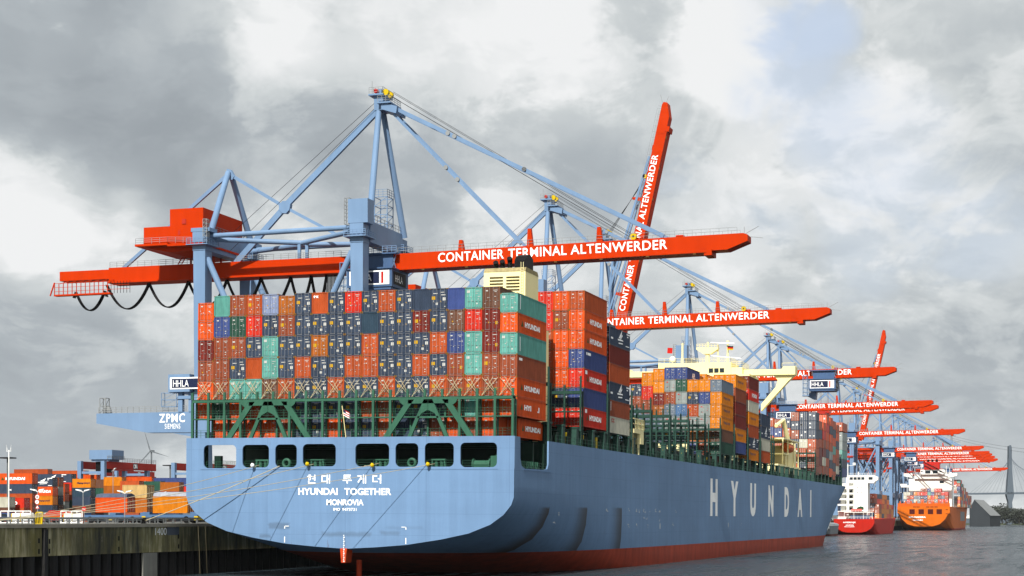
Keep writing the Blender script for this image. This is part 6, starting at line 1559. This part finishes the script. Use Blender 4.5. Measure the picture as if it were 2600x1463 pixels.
b = MB(); poly([(2455, 1252), (2900, 1245), (2900, 1251.5), (2455, 1256)], 16, b); b.build('bridge_deck', PIER, br)
b = MB()
for i in range(9):
    b.beam(bp_(2565, 1150 + 3 * i), bp_(2550 - 11.5 * i * .95, 1252), .22); b.beam(bp_(2565, 1150 + 3 * i), bp_(2582 + 16 * i, 1250), .22)
b.build('stay_cable', PIER, br)
b = MB()
for u in (2700, 2800, 2890): poly([(u, 1250), (u + 6, 1250), (u + 6, 1332), (u, 1332)], 7, b)
b.build('pier', PIER, br)
p0 = at(2462, 1330, 1900); sh = thing('storage_shed', 'dark storage shed with a long pitched grey roof on the far bank', 'shed', (p0.x, p0.y, 0)); sh.rotation_euler = (0, 0, YAW)
SHD = paint('shed_dark', (62, 68, 74), .8, .15, .05); RF = paint('shed_roof', (150, 154, 156), .7, .12, .05)
b = MB(); b.prism([(0, 0), (0, 21), (5.6, 31.3), (24, 13), (24, 0)], 'y', 0, 1); b.quad([(24, 1, 0), (51, 60, 0), (51, 60, 13), (24, 1, 13)]); b.quad([(0, 1, 0), (0, 1, 20.8), (25, 60, 20.8), (25, 60, 0)]); b.quad([(25, 60, 0), (25, 60, 21), (31, 60, 31.3), (51, 60, 13), (51, 60, 0)]); b.build('wall', SHD, sh)
b = MB(); b.quad([(5.6, -.5, 31.8), (24.6, -.5, 12.8), (51.6, 60.5, 12.8), (31, 60.5, 31.8)]); b.quad([(-.6, -.5, 20.6), (5.6, -.5, 31.9), (31, 60.5, 31.9), (24.4, 60.5, 20.6)]); b.build('roof', RF, sh)
# trees on the far bank
def crown_mesh(h, seed):
    rnd = random.Random(seed); b = MB()
    blobs = [(rnd.uniform(-h * .3, h * .3), rnd.uniform(-h * .25, h * .25), h * rnd.uniform(.12, .8), h * rnd.uniform(.16, .26)) for _ in range(12)]
    for _ in range(1100):
        x, y, z, r = rnd.choice(blobs); d = Vector((rnd.gauss(0, 1), rnd.gauss(0, 1), rnd.gauss(0, .8))).normalized() * r * rnd.uniform(.5, 1.05); c = Vector((x, y, z)) + d; s = h * rnd.uniform(.02, .045)
        a = Vector((rnd.uniform(-1, 1), rnd.uniform(-1, 1), rnd.uniform(-1, 1))).normalized(); e_ = a.cross(Vector((rnd.uniform(-1, 1), rnd.uniform(-1, 1), rnd.uniform(-1, 1)))).normalized()
        b.quad([c - a * s, c + e_ * s, c + a * s, c - e_ * s])
    return b.mesh('crown', [paint('winter_foliage', (72, 78, 70), .9, .15, .2, streak=False)])
CRM = [crown_mesh(14, s) for s in range(4)]; random.seed(4)
tm = MB().tube((0, 0, 0), (0, 0, 7), .35, 7, r2=.15); tm.beam((0, 0, 5), (2.5, .5, 9), .18); tm.beam((0, 0, 4.5), (-2.6, -.4, 8.5), .18); TRM = tm.mesh('trunk', [paint('bark', (70, 62, 52), .9, .3)])
where = ['left end of the far tree line, by the shed', 'right of the shed, first of the row', 'right of the shed, in the dense part', 'left of the bridge pylon foot', 'at the bridge pylon foot', 'just right of the bridge pylon', 'right of the pylon, near the edge', 'at the right end of the far tree line']
for i, (u, hh) in enumerate(((2520, 1.0), (2528, 1.25), (2536, 1.3), (2545, 1.35), (2554, 1.2), (2579, 1.1), (2588, 1.2), (2597, 1.1))):
    p = at(u, 1328, 2050 + 40 * (i % 3)); t = thing('far_tree', 'grey-green bushy tree ' + where[i], 'tree', (p.x, p.y, 2.5), 'trees on the far bank'); t.scale = (1.7 * hh, 1.5 * hh, 1.45 * hh); t.rotation_euler = (0, 0, i * 1.3)
    put('crown', CRM[i % 4], t); put('trunk', TRM, t)
b = MB(); ph = at(2416, 1104, 2600)
lt = thing('power_pylon', 'tiny lattice power pylon above the boom tips, far behind', 'power pylon', (ph.x, ph.y, 0)); H = ph.z
for s1, s2 in ((-1, -1), (1, -1), (1, 1), (-1, 1)): b.beam((s1 * 9, s2 * 9, 0), (s1 * .8, s2 * .8, H), .5)
for z, w_ in ((H - 2, 7), (H - 12, 14), (H - 22, 10)): b.beam((-w_, 0, z), (w_, 0, z), .6); b.beam((-w_, 0, z), (0, 0, z + 3), .3); b.beam((w_, 0, z), (0, 0, z + 3), .3)
for i in range(8): z0, z1 = H * i / 8, H * (i + 1) / 8; w0, w1 = 9 - 8.2 * i / 8, 9 - 8.2 * (i + 1) / 8; b.beam((-w0, -w0, z0), (w1, -w1, z1), .3); b.beam((w0, -w0, z0), (-w1, -w1, z1), .3)
b.build('lattice_tower', GREYP, lt)
for k, (v0, v1) in enumerate(((1107, 1137), (1113, 1148))):
    b = MB(); pa_, pb_ = at(2418, v0, 2600), at(2760, v1 + 12, 2000); pts = []
    for i in range(13): t = i / 12; q = pa_.lerp(pb_, t); q.z -= 6 * 4 * t * (1 - t); pts.append(q)
    b.path(pts, .16, 4); tag(b.build('power_line', BLACK), ['upper', 'lower'][k] + ' thin power line running right from the far pylon', 'power line', 'power lines')
for k, (u, w_, h_) in enumerate(((2590, 60, 9), (2480, 30, 7))):
    p = at(u, 1329, 2240); b = MB(); b.box(-w_ / 2, w_ / 2, 0, 20, 0, h_); b.prism([(-w_ / 2 - 1, h_), (w_ / 2 + 1, h_), (w_ / 2 - 3, h_ + 4), (-w_ / 2 + 3, h_ + 4)], 'y', -1, 21, 1); o = b.build('low_warehouse', [PIER, SHW]); o.location = (p.x, p.y, 3); tag(o, ['long low pale warehouse right of the bridge pylon', 'low grey warehouse behind the pitched shed'][k], 'warehouse')
hz = MB(); hz.box(-3400, 3400, -420, 3600, -1.0, 175)
hm = bpy.data.materials.new('thin_haze'); hm.use_nodes = True; ht = hm.node_tree; ht.nodes.clear()
ho_ = ht.nodes.new('ShaderNodeOutputMaterial'); hv = ht.nodes.new('ShaderNodeVolumePrincipled'); hv.inputs['Color'].default_value = (0.86, 0.91, 0.96, 1); hv.inputs['Density'].default_value = 0.00002; hv.inputs['Anisotropy'].default_value = 0.1
ht.links.new(hv.outputs[0], ho_.inputs['Volume']); tag(hz.build('haze', hm), kind='stuff')
print('containers', NCONT[0], 'objects', len(col.objects))
